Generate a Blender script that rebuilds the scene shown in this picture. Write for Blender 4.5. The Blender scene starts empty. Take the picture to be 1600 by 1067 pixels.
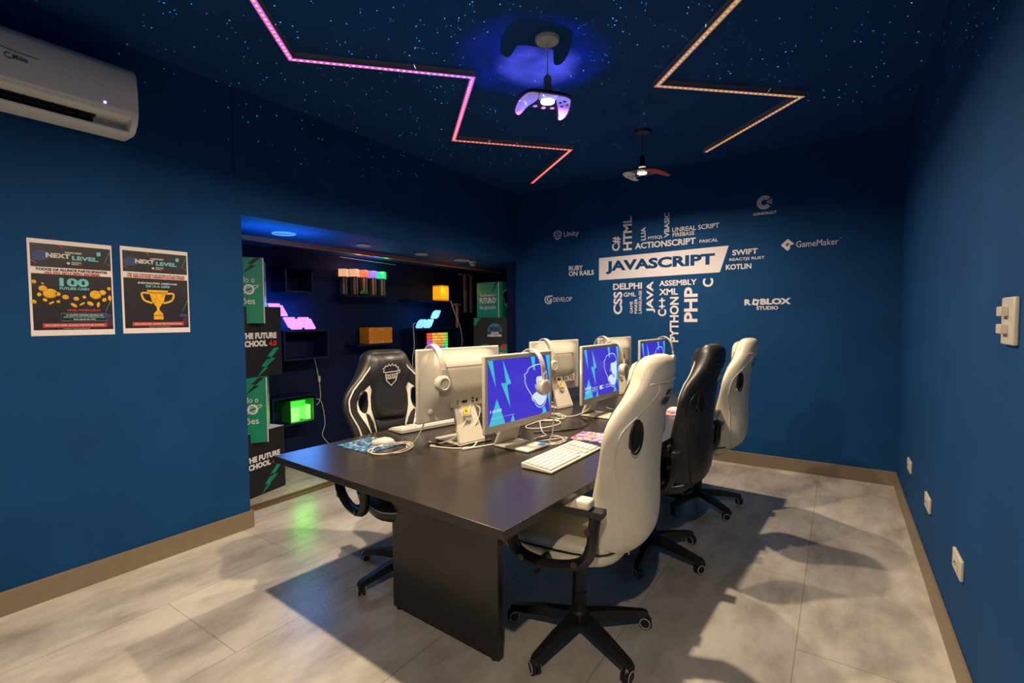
import bpy, bmesh, math, random
from mathutils import Matrix, Vector
C = bpy.context.scene.collection
SC = bpy.context.scene
PI = math.pi
random.seed(7)

# ------------------------------------------------------------------ camera, world, light, exposure
def make_camera():
    cam = bpy.data.cameras.new('camera')
    o = bpy.data.objects.new('camera', cam); C.objects.link(o)
    r = Vector((0.8307184, 0.5566394, -0.0077103)); d = Vector((0.018461, -0.0413881, -0.9989726)); f = Vector((-0.5563866, 0.8297226, -0.0446580))
    M = Matrix.Identity(4)
    for i in range(3):
        M[i][0] = r[i]; M[i][1] = -d[i]; M[i][2] = -f[i]
    M[2][3] = 1.3
    o.matrix_world = M
    cam.sensor_width = 36; cam.lens = 36*763.25/1600; cam.clip_start = .02
    SC.camera = o
make_camera()
SC.view_settings.view_transform = 'Standard'; SC.view_settings.look = 'None'
SC.view_settings.gamma = 1; SC.view_settings.use_curve_mapping = False
SC.view_settings.exposure = 0.0
w = bpy.data.worlds.new('world'); SC.world = w; w.use_nodes = True
w.node_tree.nodes['Background'].inputs[0].default_value = (.35, .5, 1, 1)
w.node_tree.nodes['Background'].inputs[1].default_value = .012

def lamp(name, kind, loc, power, col, rot=(0, 0, 0), **k):
    l = bpy.data.lights.new(name, kind); l.energy = power; l.color = col
    for a, b in k.items(): setattr(l, a, b)
    o = bpy.data.objects.new(name, l); C.objects.link(o); o.location = loc; o.rotation_euler = rot
    return o
WARM = (1, .785, .55)
PEND_AND_FILL = [(-1.40, .95, 2.41), (-1.254, 2.212, 2.405), (-1.268, 3.685, 2.405), (.10, -.30, 2.41)]  # last entry: unseen fill lamp added to lift the shadows under the desk
for i, (P, e) in enumerate(zip(PEND_AND_FILL, (45, 43, 34, 36))):
    lamp('bulb_and_fill_light', 'AREA', (P[0], P[1], P[2]-.012), e, WARM, shape='DISK', size=.055, spread=math.radians(168))
# star and nebula projector light thrown up on to the ceiling from between the monitors
def star_light():
    P0 = Vector((-1.22, 2.42, .95))
    o = lamp('star_projector_light', 'SPOT', P0, 150, (1, 1, 1), (0, 0, 0), spot_size=math.radians(116), spot_blend=.45, shadow_soft_size=.0015)
    o.matrix_world = Matrix.Translation(P0) @ Matrix.Rotation(PI, 4, 'X')
    l = o.data; l.use_nodes = True; nt = l.node_tree; em = nt.nodes['Emission']; L = nt.links.new; N = nt.nodes.new
    def math_(op, a, b=None, c=None):
        n = N('ShaderNodeMath'); n.operation = op
        for k, v in enumerate((a, b, c)):
            if v is None: continue
            if isinstance(v, (int, float)): n.inputs[k].default_value = v
            else: L(v, n.inputs[k])
        return n.outputs[0]
    tc = N('ShaderNodeTexCoord'); mp = N('ShaderNodeMapping'); mp.inputs['Scale'].default_value = (21, 21, 21)
    vo = N('ShaderNodeTexVoronoi'); sel = N('ShaderNodeSeparateColor')
    L(tc.outputs['Normal'], mp.inputs[0]); L(mp.outputs[0], vo.inputs['Vector']); L(vo.outputs['Color'], sel.inputs[0])
    dot = math_('MULTIPLY', math_('LESS_THAN', vo.outputs['Distance'], .07), math_('MULTIPLY', math_('GREATER_THAN', sel.outputs[0], .45), math_('MULTIPLY', sel.outputs[2], 90.0)))
    rp = N('ShaderNodeValToRGB'); rp.color_ramp.elements[0].color = (.45, 1, .7, 1); rp.color_ramp.elements[1].color = (.85, .95, 1, 1)
    L(sel.outputs[1], rp.inputs[0])
    # soft violet cloud around one direction (light-local axes: y and z flipped)
    ns = N('ShaderNodeTexNoise'); ns.inputs['Scale'].default_value = 9; ns.inputs['Detail'].default_value = 3; L(tc.outputs['Normal'], ns.inputs['Vector'])
    def cloud(tgt, a0, a1, gain):
        d = (Vector(tgt)-P0).normalized(); dl = (o.matrix_world.to_3x3().inverted() @ d)
        vm = N('ShaderNodeVectorMath'); vm.operation = 'DOT_PRODUCT'; vm.inputs[1].default_value = dl
        nm = N('ShaderNodeVectorMath'); nm.operation = 'NORMALIZE'; L(tc.outputs['Normal'], nm.inputs[0]); L(nm.outputs[0], vm.inputs[0])
        ab = math_('ABSOLUTE', vm.outputs['Value'])
        mr = N('ShaderNodeMapRange'); mr.interpolation_type = 'SMOOTHSTEP'; L(ab, mr.inputs[0])
        mr.inputs[1].default_value = math.cos(math.radians(a0)); mr.inputs[2].default_value = math.cos(math.radians(a1)); mr.inputs[4].default_value = gain
        return math_('MULTIPLY', mr.outputs[0], math_('MULTIPLY_ADD', ns.outputs['Fac'], 2.2, -.35))
    c1 = cloud((-1.42, 2.36, 2.71), 15, 3, 1.0); c2 = cloud((-1.43, 2.42, 2.71), 8.5, 3, 2.3)
    def scale(col, f):
        n = N('ShaderNodeVectorMath'); n.operation = 'SCALE'
        if isinstance(col, tuple): n.inputs[0].default_value = col
        else: L(col, n.inputs[0])
        L(f, n.inputs['Scale']); return n.outputs[0]
    def addv(a, b):
        n = N('ShaderNodeVectorMath'); n.operation = 'ADD'; L(a, n.inputs[0]); L(b, n.inputs[1]); return n.outputs[0]
    col = addv(addv(scale(rp.outputs[0], dot), scale((.12, .08, 1), c1)), scale((1.7, .42, 1.0), c2))
    L(col, em.inputs['Color']); em.inputs['Strength'].default_value = 1
star_light()

# ------------------------------------------------------------------ materials
def nodes(name):
    m = bpy.data.materials.new(name); m.use_nodes = True
    return m, m.node_tree, m.node_tree.nodes['Principled BSDF']
def mat(name, col, rough=.5, metal=0, noise=.06, nscale=30, bump=0, spec=.5, bscale=200):
    m, nt, b = nodes(name)
    b.inputs['Roughness'].default_value = rough; b.inputs['Metallic'].default_value = metal
    b.inputs['Specular IOR Level'].default_value = spec
    tc = nt.nodes.new('ShaderNodeTexCoord')
    n = nt.nodes.new('ShaderNodeTexNoise'); n.inputs['Scale'].default_value = nscale
    nt.links.new(tc.outputs['Object'], n.inputs['Vector'])
    r = nt.nodes.new('ShaderNodeValToRGB')
    a = [c*(1-noise) for c in col]; c2 = [min(1, c*(1+noise)) for c in col]
    r.color_ramp.elements[0].position = .3; r.color_ramp.elements[1].position = .7
    r.color_ramp.elements[0].color = (*a, 1); r.color_ramp.elements[1].color = (*c2, 1)
    nt.links.new(n.outputs['Fac'], r.inputs[0]); nt.links.new(r.outputs[0], b.inputs['Base Color'])
    if bump:
        n2 = nt.nodes.new('ShaderNodeTexNoise'); n2.inputs['Scale'].default_value = bscale; n2.inputs['Detail'].default_value = 4
        nt.links.new(tc.outputs['Object'], n2.inputs['Vector'])
        bp = nt.nodes.new('ShaderNodeBump'); bp.inputs['Strength'].default_value = bump; bp.inputs['Distance'].default_value = .002
        nt.links.new(n2.outputs['Fac'], bp.inputs['Height']); nt.links.new(bp.outputs[0], b.inputs['Normal'])
    return m
def emis(name, col, s, base=(.8, .8, .8)):
    m, nt, b = nodes(name)
    b.inputs['Base Color'].default_value = (*base, 1); b.inputs['Roughness'].default_value = .4
    b.inputs['Emission Color'].default_value = (*col, 1); b.inputs['Emission Strength'].default_value = s
    return m
def s2l(r, g, b):
    f = lambda c: (c/255/12.92 if c/255 <= .04045 else ((c/255+.055)/1.055)**2.4)
    return (f(r), f(g), f(b))

M = {}
M['wall'] = mat('navy_wall_paint', (.006, .056, .180), .75, noise=.10, nscale=3, bump=.12, bscale=120, spec=.15)
M['ceil'] = mat('navy_ceiling_paint', (.006, .056, .200), .85, noise=.08, nscale=3, spec=.2)
M['trim'] = mat('taupe_baseboard', s2l(128, 113, 94), .45, noise=.05)
M['laminate'] = mat('black_brown_laminate', (.024, .020, .018), .27, noise=.10, nscale=40, spec=.5)
M['black_plastic'] = mat('black_plastic', (.012, .012, .012), .42, noise=.15)
M['black_leather'] = mat('black_leatherette', (.014, .0135, .013), .42, noise=.15, bump=.25, bscale=260)
M['white_leather'] = mat('white_leatherette', s2l(216, 210, 190), .42, noise=.03, bump=.2, bscale=260)
M['white_plastic'] = mat('white_plastic', s2l(198, 192, 178), .4, noise=.03)
M['ac_white'] = mat('air_conditioner_white', s2l(238, 235, 226), .35, noise=.02)
M['plate_white'] = mat('pearl_white_plate', s2l(235, 232, 235), .4, noise=.02)
M['grey_plastic'] = mat('grey_plastic', s2l(150, 145, 138), .5, noise=.05)
M['white_paint'] = mat('white_marking', s2l(205, 200, 192), .6, noise=.03)
M['lettering'] = mat('white_vinyl_lettering', s2l(225, 220, 228), .55, noise=.03)
M['steel'] = mat('steel', (.35, .34, .33), .35, metal=1, noise=.05)
M['dark'] = mat('dark_recess', (.006, .006, .007), .6)
M['paper'] = mat('white_paper', s2l(232, 222, 220), .6, noise=.02)
M['print_black'] = mat('print_black', s2l(28, 25, 36), .4, noise=.2, nscale=12)
M['print_red'] = mat('print_red', s2l(200, 50, 52), .5)
M['print_cyan'] = mat('print_cyan', s2l(105, 190, 198), .5)
M['print_gold'] = mat('print_gold', s2l(236, 178, 18), .5, noise=.2, nscale=60)
M['print_gold2'] = mat('print_dark_gold', s2l(190, 125, 8), .5)
M['print_blue'] = mat('print_blue', s2l(40, 62, 120), .5, noise=.25, nscale=40)
M['print_purple'] = mat('print_purple', s2l(72, 22, 70), .5, noise=.3, nscale=20)
M['board_green'] = mat('green_printed_card', s2l(8, 138, 108), .5, noise=.04)
M['board_black'] = mat('black_printed_card', s2l(16, 18, 24), .5, noise=.05)
M['board_edge'] = mat('pale_card_edge', s2l(205, 205, 200), .6)
M['shelf'] = mat('navy_shelf_paint', (.002, .011, .055), .5, spec=.25)
M['wall_dark'] = mat('darker_alcove_navy', (.0012, .008, .046), .7, noise=.1, nscale=3, spec=.2)  # alcove walls and jamb, a darker navy than the room walls
M['orange'] = mat('orange_block', s2l(215, 135, 30), .5, noise=.04)
M['wood_post'] = mat('dark_post_plastic', s2l(50, 42, 34), .6, noise=.25, nscale=60)
M['tan_post'] = mat('tan_post_plastic', s2l(165, 155, 120), .6, noise=.2, nscale=60)
M['leaf'] = mat('green_plastic', s2l(40, 130, 50), .5)
M['copper'] = mat('reddish_pipe', s2l(190, 110, 90), .45, noise=.06)
M['conduit'] = mat('grey_conduit', s2l(120, 115, 118), .5)
M['aluminium'] = mat('aluminium_profile', s2l(150, 145, 150), .4, metal=.2, noise=.03)
M['track'] = mat('brown_floor_track', s2l(105, 82, 58), .4)
M['yellow_sticker'] = mat('yellow_sticker', s2l(240, 190, 30), .5)
M['blue_sticker'] = mat('blue_sticker', s2l(40, 110, 190), .5)
M['bulb'] = emis('lit_bulb', (1, .88, .66), 40)
M['bulb_side'] = emis('frosted_bulb_side', (1, .84, .6), .7)
M['sc_blue'] = emis('screen_blue', s2l(58, 46, 205), .95, (.02, .02, .03))
M['sc_cyan'] = emis('screen_cyan', s2l(62, 190, 215), .95, (.02, .02, .03))
M['sc_white'] = emis('screen_white', s2l(215, 235, 250), .95, (.02, .02, .03))
M['tri_pink'] = emis('violet_glow', s2l(222, 105, 255), .95)
M['tri_blue'] = emis('pale_blue_glow', s2l(95, 200, 245), .95)
M['halo_blue'] = emis('blue_backlight', (.0, .28, 1), 9)
M['halo_cyan'] = emis('cyan_backlight', (.02, .42, 1), 4)
M['green_glow'] = emis('green_glow', (.01, 1, .015), .75)
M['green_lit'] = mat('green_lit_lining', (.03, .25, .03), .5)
M['amber_glow'] = emis('amber_glow', (1, .42, .01), .95, (.25, .12, .01))
M['amber_dark'] = emis('amber_dim', (.75, .25, .005), .7, (.2, .08, .01))
for n, c in dict(peach=(1, .50, .28), red=(1, .16, .06), violet=(.30, .25, 1), green=(.0, 1, .25)).items():
    M['cap_'+n] = emis('glow_cap_'+n, c, .85, (.08, .08, .08))
for n, c in dict(red=(1, .05, .02), yellow=(1, .55, .03), orange=(1, .28, .02), green=(.05, .85, .05), purple=(.55, .05, 1), blue=(.1, .12, 1)).items():
    M['tile_'+n] = emis('glow_tile_'+n, c, .8, (.3, .3, .3))
M['led_dot'] = emis('blue_indicator', (.35, .3, 1), 12)

for k_ in M:
    if k_.startswith(('cap_', 'tile_', 'bulb', 'halo', 'tri_', 'green_glow', 'led_dot', 'amber', 'sc_blue', 'sc_white', 'sc_cyan')): M[k_].cycles.emission_sampling = 'NONE'
def floor_mat():
    m, nt, b = nodes('concrete_look_vinyl')
    L = nt.links.new
    tc = nt.nodes.new('ShaderNodeTexCoord'); mp = nt.nodes.new('ShaderNodeMapping'); mp.inputs['Rotation'].default_value = (0, 0, PI/2)
    mp.inputs['Location'].default_value = (.33, .12, 0)
    br = nt.nodes.new('ShaderNodeTexBrick'); br.inputs['Scale'].default_value = 1; br.inputs['Brick Width'].default_value = 1.22; br.inputs['Row Height'].default_value = .61
    br.inputs['Mortar Size'].default_value = .0022; br.inputs['Mortar Smooth'].default_value = .3; br.inputs['Bias'].default_value = 0
    br.inputs['Color1'].default_value = (.9, .9, .9, 1); br.inputs['Color2'].default_value = (1, 1, 1, 1); br.inputs['Mortar'].default_value = (.6, .58, .55, 1)
    L(tc.outputs['Object'], mp.inputs[0]); L(mp.outputs[0], br.inputs['Vector'])
    mp2 = nt.nodes.new('ShaderNodeMapping'); mp2.inputs['Scale'].default_value = (2.6, 1.1, 1); L(tc.outputs['Object'], mp2.inputs[0])
    n1 = nt.nodes.new('ShaderNodeTexNoise'); n1.inputs['Scale'].default_value = 1.6; n1.inputs['Detail'].default_value = 9; n1.inputs['Roughness'].default_value = .62
    L(mp2.outputs[0], n1.inputs['Vector'])
    r = nt.nodes.new('ShaderNodeValToRGB'); e = r.color_ramp.elements
    e[0].position = .32; e[0].color = (*s2l(160, 153, 144), 1); e[1].position = .60; e[1].color = (*s2l(212, 206, 196), 1)
    L(n1.outputs['Fac'], r.inputs[0])
    mx = nt.nodes.new('ShaderNodeMix'); mx.data_type = 'RGBA'; mx.blend_type = 'MULTIPLY'; mx.inputs[0].default_value = 1
    L(r.outputs[0], mx.inputs[6]); L(br.outputs['Color'], mx.inputs[7]); L(mx.outputs[2], b.inputs['Base Color'])
    n2 = nt.nodes.new('ShaderNodeTexNoise'); n2.inputs['Scale'].default_value = 60; n2.inputs['Detail'].default_value = 5
    L(tc.outputs['Object'], n2.inputs['Vector'])
    bp = nt.nodes.new('ShaderNodeBump'); bp.inputs['Strength'].default_value = .25; bp.inputs['Distance'].default_value = .004
    L(n2.outputs['Fac'], bp.inputs['Height']); L(bp.outputs[0], b.inputs['Normal'])
    b.inputs['Roughness'].default_value = .25
    return m
M['floor'] = floor_mat()
def art_mat(name, cols, scale):
    m, nt, b = nodes(name); L = nt.links.new
    tc = nt.nodes.new('ShaderNodeTexCoord'); v = nt.nodes.new('ShaderNodeTexVoronoi'); v.inputs['Scale'].default_value = scale
    n = nt.nodes.new('ShaderNodeTexNoise'); n.inputs['Scale'].default_value = scale*.25
    L(tc.outputs['Object'], v.inputs['Vector']); L(tc.outputs['Object'], n.inputs['Vector'])
    s = nt.nodes.new('ShaderNodeSeparateColor'); L(v.outputs['Color'], s.inputs[0])
    ad = nt.nodes.new('ShaderNodeMath'); ad.operation = 'MULTIPLY_ADD'; ad.inputs[1].default_value = .75
    L(s.outputs[0], ad.inputs[0]); L(n.outputs['Fac'], ad.inputs[2])
    sb = nt.nodes.new('ShaderNodeMath'); sb.operation = 'SUBTRACT'; sb.inputs[1].default_value = .35; L(ad.outputs[0], sb.inputs[0])
    r = nt.nodes.new('ShaderNodeValToRGB'); r.color_ramp.interpolation = 'CONSTANT'
    e = r.color_ramp.elements
    while len(e) < len(cols): e.new(.5)
    for i, c in enumerate(cols): e[i].position = i/len(cols); e[i].color = (*s2l(*c), 1)
    L(sb.outputs[0], r.inputs[0]); L(r.outputs[0], b.inputs['Base Color']); b.inputs['Roughness'].default_value = .5
    return m
M['art_cool'] = art_mat('cool_patterned_cloth', [(25, 80, 55), (40, 80, 165), (150, 165, 185), (30, 115, 75), (70, 100, 190), (35, 75, 60), (20, 30, 90)], 70)
M['art_warm'] = art_mat('warm_patterned_cloth', [(200, 50, 45), (235, 140, 40), (240, 215, 225), (60, 80, 180), (225, 90, 60), (140, 90, 190), (250, 190, 120)], 60)
def led_mat(name, stops):
    m, nt, b = nodes(name); L = nt.links.new
    tc = nt.nodes.new('ShaderNodeTexCoord'); sp = nt.nodes.new('ShaderNodeSeparateXYZ'); L(tc.outputs['UV'], sp.inputs[0])
    r = nt.nodes.new('ShaderNodeValToRGB'); e = r.color_ramp.elements
    while len(e) < len(stops): e.new(.5)
    for i, (p, c) in enumerate(stops): e[i].position = p; e[i].color = (*c, 1)
    L(sp.outputs[0], r.inputs[0]); L(r.outputs[0], b.inputs['Emission Color'])
    b.inputs['Base Color'].default_value = (.15, .15, .15, 1); m.cycles.emission_sampling = 'NONE'
    return m, b
PK, RD, OR, YE, CY, GR = (1, .12, .9), (1, .10, .16), (1, .22, .05), (1, .6, .12), (.1, .8, 1), (.1, 1, .35)
M['led_left'], b_ = led_mat('pink_to_red_led_strip', [(0, PK), (.42, PK), (.55, (1, .1, .6)), (.62, RD), (1, (1, .09, .12))]); b_.inputs['Emission Strength'].default_value = .85
M['dots_left'], b_ = led_mat('pink_to_red_led_dots', [(0, YE), (.3, (1, .75, .35)), (.36, CY), (.40, CY), (.45, YE), (.62, (1, .6, .1)), (.8, (1, .5, .25)), (1, (1, .35, .4))]); b_.inputs['Emission Strength'].default_value = 1.3
M['led_right'], b_ = led_mat('orange_led_strip', [(0, (1, .30, .12)), (1, (1, .22, .08))]); b_.inputs['Emission Strength'].default_value = .6
M['dots_right'], b_ = led_mat('mixed_led_dots', [(0, GR), (.18, (.25, 1, .85)), (.32, (.3, .9, 1)), (.42, (.2, 1, .45)), (.5, (.4, .9, 1)), (.62, GR), (.75, (.4, .9, 1)), (.9, (.45, 1, .3)), (1, (.5, .9, .9))]); b_.inputs['Emission Strength'].default_value = .75

# ------------------------------------------------------------------ mesh helpers
def TR(x=0, y=0, z=0, rz=0, rx=0, ry=0):
    return Matrix.Translation((x, y, z)) @ Matrix.Rotation(rz, 4, 'Z') @ Matrix.Rotation(ry, 4, 'Y') @ Matrix.Rotation(rx, 4, 'X')
TXT = {}
def text_geo(s, bold=.03):
    k = (s, bold)
    if k in TXT: return TXT[k]
    cu = bpy.data.curves.new('t', 'FONT'); cu.body = s; cu.offset = bold; cu.resolution_u = 3; cu.fill_mode = 'FRONT'
    o = bpy.data.objects.new('t', cu); C.objects.link(o)
    bpy.context.view_layer.update()
    dg = bpy.context.evaluated_depsgraph_get(); e = o.evaluated_get(dg); me = e.to_mesh()
    v = [(p.co.x, p.co.y) for p in me.vertices]; f = [tuple(p.vertices) for p in me.polygons]
    e.to_mesh_clear(); bpy.data.objects.remove(o); bpy.data.curves.remove(cu)
    x0 = min(a for a, _ in v); x1 = max(a for a, _ in v); y0 = min(b for _, b in v); y1 = max(b for _, b in v)
    v = [((a-x0)/max(1e-6, x1-x0), (b-y0)/max(1e-6, y1-y0)) for a, b in v]
    TXT[k] = (v, f, (x1-x0)/(y1-y0)); return TXT[k]

def cr(pts, k=6, closed=False):
    P = [Vector(p) for p in pts]; n = len(P); out = []
    for i in range(n if closed else n-1):
        g = (lambda j: P[j % n]) if closed else (lambda j: P[min(max(j, 0), n-1)])
        a, b, c, d = g(i-1), g(i), g(i+1), g(i+2)
        for j in range(k):
            t = j/k
            out.append(.5*((2*b)+(-a+c)*t+(2*a-5*b+4*c-d)*t*t+(-a+3*b-3*c+d)*t**3))
    if not closed: out.append(P[-1])
    return out

class MB:
    def __init__(s): s.v = []; s.f = []; s.m = []; s.uv = {}
    def add(s, vs, fs, mat=0, T=None):
        o = len(s.v)
        s.v += [tuple((T @ Vector(p)) if T else p) for p in vs]
        for f in fs: s.f.append(tuple(i+o for i in f)); s.m.append(mat)
        return o
    def box(s, x, y, z, sx, sy, sz, mat=0, T=None):
        a, b, c = sx/2, sy/2, sz/2
        vs = [(x+i*a, y+j*b, z+k*c) for k in (-1, 1) for j in (-1, 1) for i in (-1, 1)]
        s.add(vs, [(0, 2, 3, 1), (4, 5, 7, 6), (0, 1, 5, 4), (2, 6, 7, 3), (0, 4, 6, 2), (1, 3, 7, 5)], mat, T); return s
    def box2(s, x0, x1, y0, y1, z0, z1, mat=0, T=None):
        return s.box((x0+x1)/2, (y0+y1)/2, (z0+z1)/2, abs(x1-x0), abs(y1-y0), abs(z1-z0), mat, T)
    def lathe(s, prof, n=20, mat=0, T=None, cap=True):
        vs = []; fs = []
        for r, z in prof:
            for i in range(n): vs.append((r*math.cos(2*PI*i/n), r*math.sin(2*PI*i/n), z))
        for k in range(len(prof)-1):
            for i in range(n):
                j = (i+1) % n; fs.append((k*n+i, k*n+j, (k+1)*n+j, (k+1)*n+i))
        if cap: fs += [tuple(range(n-1, -1, -1)), tuple((len(prof)-1)*n+i for i in range(n))]
        s.add(vs, fs, mat, T); return s
    def cyl(s, r, z0, z1, n=20, mat=0, T=None): return s.lathe([(r, z0), (r, z1)], n, mat, T)
    def tube(s, pts, r, closed=False, n=8, mat=0, T=None, flat=1.0):
        P = [Vector(p) for p in pts]; N = len(P); rr = r if isinstance(r, (list, tuple)) else [r]*N
        vs = []; up = None
        for i, p in enumerate(P):
            if closed: t = (P[(i+1) % N]-P[i-1])
            else: t = P[min(i+1, N-1)]-P[max(i-1, 0)]
            t = t.normalized() if t.length > 1e-9 else Vector((0, 0, 1))
            if up is None: up = Vector((0, 0, 1)) if abs(t.z) < .9 else Vector((1, 0, 0))
            a = (up-t*up.dot(t)); a = a.normalized() if a.length > 1e-6 else t.orthogonal().normalized()
            b = t.cross(a); up = a
            for k in range(n):
                an = 2*PI*k/n; vs.append(p+(a*math.cos(an)*flat+b*math.sin(an))*rr[i])
        fs = []
        for i in range(N if closed else N-1):
            i2 = (i+1) % N
            for k in range(n):
                k2 = (k+1) % n; fs.append((i*n+k, i*n+k2, i2*n+k2, i2*n+k))
        if not closed: fs += [tuple(range(n-1, -1, -1)), tuple((N-1)*n+k for k in range(n))]
        s.add([tuple(q) for q in vs], fs, mat, T); return s
    def prism(s, poly, h0, h1, mat=0, T=None):
        n = len(poly)
        vs = [(x, y, h0) for x, y in poly]+[(x, y, h1) for x, y in poly]
        fs = [tuple(range(n-1, -1, -1)), tuple(range(n, 2*n))]+[(i, (i+1) % n, n+(i+1) % n, n+i) for i in range(n)]
        s.add(vs, fs, mat, T); return s
    def flat(s, poly, mat=0, T=None, h=0):
        s.add([(x, y, h) for x, y in poly], [tuple(range(len(poly)))], mat, T); return s
    def stroke(s, pts, w, closed=False, mat=0, T=None, h=0):
        P = [Vector((p[0], p[1])) for p in pts]; N = len(P); vs = []
        for i in range(N):
            t = (P[(i+1) % N]-P[i-1]) if closed else (P[min(i+1, N-1)]-P[max(i-1, 0)])
            t = t.normalized(); nn = Vector((-t.y, t.x))*w/2
            vs += [(*(P[i]+nn), h), (*(P[i]-nn), h)]
        fs = [(2*i, 2*i+1, 2*((i+1) % N)+1, 2*((i+1) % N)) for i in range(N if closed else N-1)]
        s.add(vs, fs, mat, T); return s
    def text(s, t, x0, y0, x1, y1, mat=0, T=None, h=0, rot=0, bold=.03):
        v, f, asp = text_geo(t, bold)
        w, hh = x1-x0, y1-y0
        vs = [((x0+a*w, y0+b*hh, h) if not rot else (x1-b*w, y0+a*hh, h)) for a, b in v]
        s.add(vs, f, mat, T); return s
def ell(cx, cy, rx, ry, n=20, rot=0):
    out = []
    for i in range(n):
        a = 2*PI*i/n; x, y = rx*math.cos(a), ry*math.sin(a)
        out.append((cx+x*math.cos(rot)-y*math.sin(rot), cy+x*math.sin(rot)+y*math.cos(rot)))
    return out
def arc(cx, cy, r, a0, a1, n=16): return [(cx+r*math.cos(math.radians(a0+(a1-a0)*i/n)), cy+r*math.sin(math.radians(a0+(a1-a0)*i/n))) for i in range(n+1)]

CACHE = {}
def mesh(name, mb, mats, smooth=True, ang=35):
    me = bpy.data.meshes.new(name); me.from_pydata(mb.v, [], mb.f); me.update()
    for x in (mats if isinstance(mats, (list, tuple)) else [mats]): me.materials.append(M[x])
    me.polygons.foreach_set('material_index', mb.m)
    bm = bmesh.new(); bm.from_mesh(me); bm.normal_update(); bm.to_mesh(me); bm.free()
    if smooth:
        me.polygons.foreach_set('use_smooth', [True]*len(me.polygons)); me.set_sharp_from_angle(angle=math.radians(ang))
    me.update(); return me
def obj(name, mb, mats, parent=None, T=None, bev=0, key=None, smooth=True, sub=0, ang=35, seg=2):
    if key and key in CACHE: me = CACHE[key]
    else:
        if callable(mb): mb = mb()
        me = mesh(name, mb, mats, smooth, ang)
        if key: CACHE[key] = me
    o = bpy.data.objects.new(name, me); C.objects.link(o)
    if parent: o.parent = parent
    if T: o.matrix_local = T
    if bev:
        b = o.modifiers.new('bevel', 'BEVEL'); b.width = bev; b.segments = seg; b.limit_method = 'ANGLE'; b.angle_limit = math.radians(40)
        b.harden_normals = False
    if sub:
        b = o.modifiers.new('sub', 'SUBSURF'); b.levels = sub; b.render_levels = sub
    return o
def tag(o, label=None, cat=None, group=None, kind=None):
    if label: o['label'] = label
    if cat: o['category'] = cat
    if group: o['group'] = group
    if kind: o['kind'] = kind
    return o
def thing(name, label, cat, T=None, group=None):
    o = bpy.data.objects.new(name, None); C.objects.link(o); o.empty_display_size = .05
    if T: o.matrix_world = T
    return tag(o, label, cat, group)
def struct(name, mb, mats, bev=0, smooth=False):
    return tag(obj(name, mb, mats, bev=bev, smooth=smooth), kind='structure')
def plane_T(o, ux, uy):
    ux, uy = Vector(ux).normalized(), Vector(uy).normalized(); n = ux.cross(uy)
    T = Matrix.Identity(4)
    for i in range(3): T[i][0] = ux[i]; T[i][1] = uy[i]; T[i][2] = n[i]; T[i][3] = o[i]
    return T

# ------------------------------------------------------------------ room shell
XL, XR, YB, H = -3.077, .3835, 4.717, 2.7186
YF = -1.6; XA = -4.2; ZH = 1.959; YE = 1.60; YA = 5.6; BH = .108
struct('floor', MB().box2(XA-.1, XR+.1, YF-.1, YA+.1, -.08, 0), 'floor')
struct('ceiling', MB().box2(XL-.1, XR+.1, YF-.1, YB+.1, H, H+.08), 'ceil')
struct('wall_left', MB().box2(XL-.1, XL, YF, YE, 0, H).box2(XL-.1, XL, YE, YB+.1, ZH, H).box2(XL-.001, XL+.007, 1.566, YB, 2.18, H), 'wall')
struct('wall_back', MB().box2(XL-.14, XR+.1, YB, YB+.1, 0, H), 'wall')
struct('wall_right', MB().box2(XR, XR+.1, YF-.1, YB+.1, 0, H), 'wall')
struct('wall_front', MB().box2(XL-.1, XR+.1, YF-.1, YF, 0, H), 'wall')
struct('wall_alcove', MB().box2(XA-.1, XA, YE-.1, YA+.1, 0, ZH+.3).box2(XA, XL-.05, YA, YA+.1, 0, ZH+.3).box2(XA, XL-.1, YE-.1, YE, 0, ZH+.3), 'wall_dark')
struct('ceiling_alcove', MB().box2(XA, XL-.1, YE, YA, ZH, ZH+.08), 'wall')
bb = MB().box2(XL, XL+.016, YF, YE+.005, 0, BH).box2(XL-.1, XL+.016, YE, YE+.016, 0, BH)
struct('baseboard_left', bb, 'trim', bev=.003)
struct('baseboard_back', MB().box2(XL+.0, XR, YB-.016, YB, 0, BH), 'trim', bev=.003)
struct('baseboard_right', MB().box2(XR-.016, XR, YF, YB-.016, 0, BH), 'trim', bev=.003)
struct('trim_1', MB().box2(-3.40, -3.372, YE, YB, 0, .012).box2(-3.34, -3.312, YE, YB, 0, .012).box2(-3.372, -3.34, YE, YB, 0, .004), 'track')
struct('trim_2', MB().box2(-3.80, -3.76, YE, YA, ZH-.035, ZH), 'copper')
struct('trim_3', MB().box2(XL-.13, XL-.035, YB-.03, YB, 0, ZH), 'wall_dark')

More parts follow.
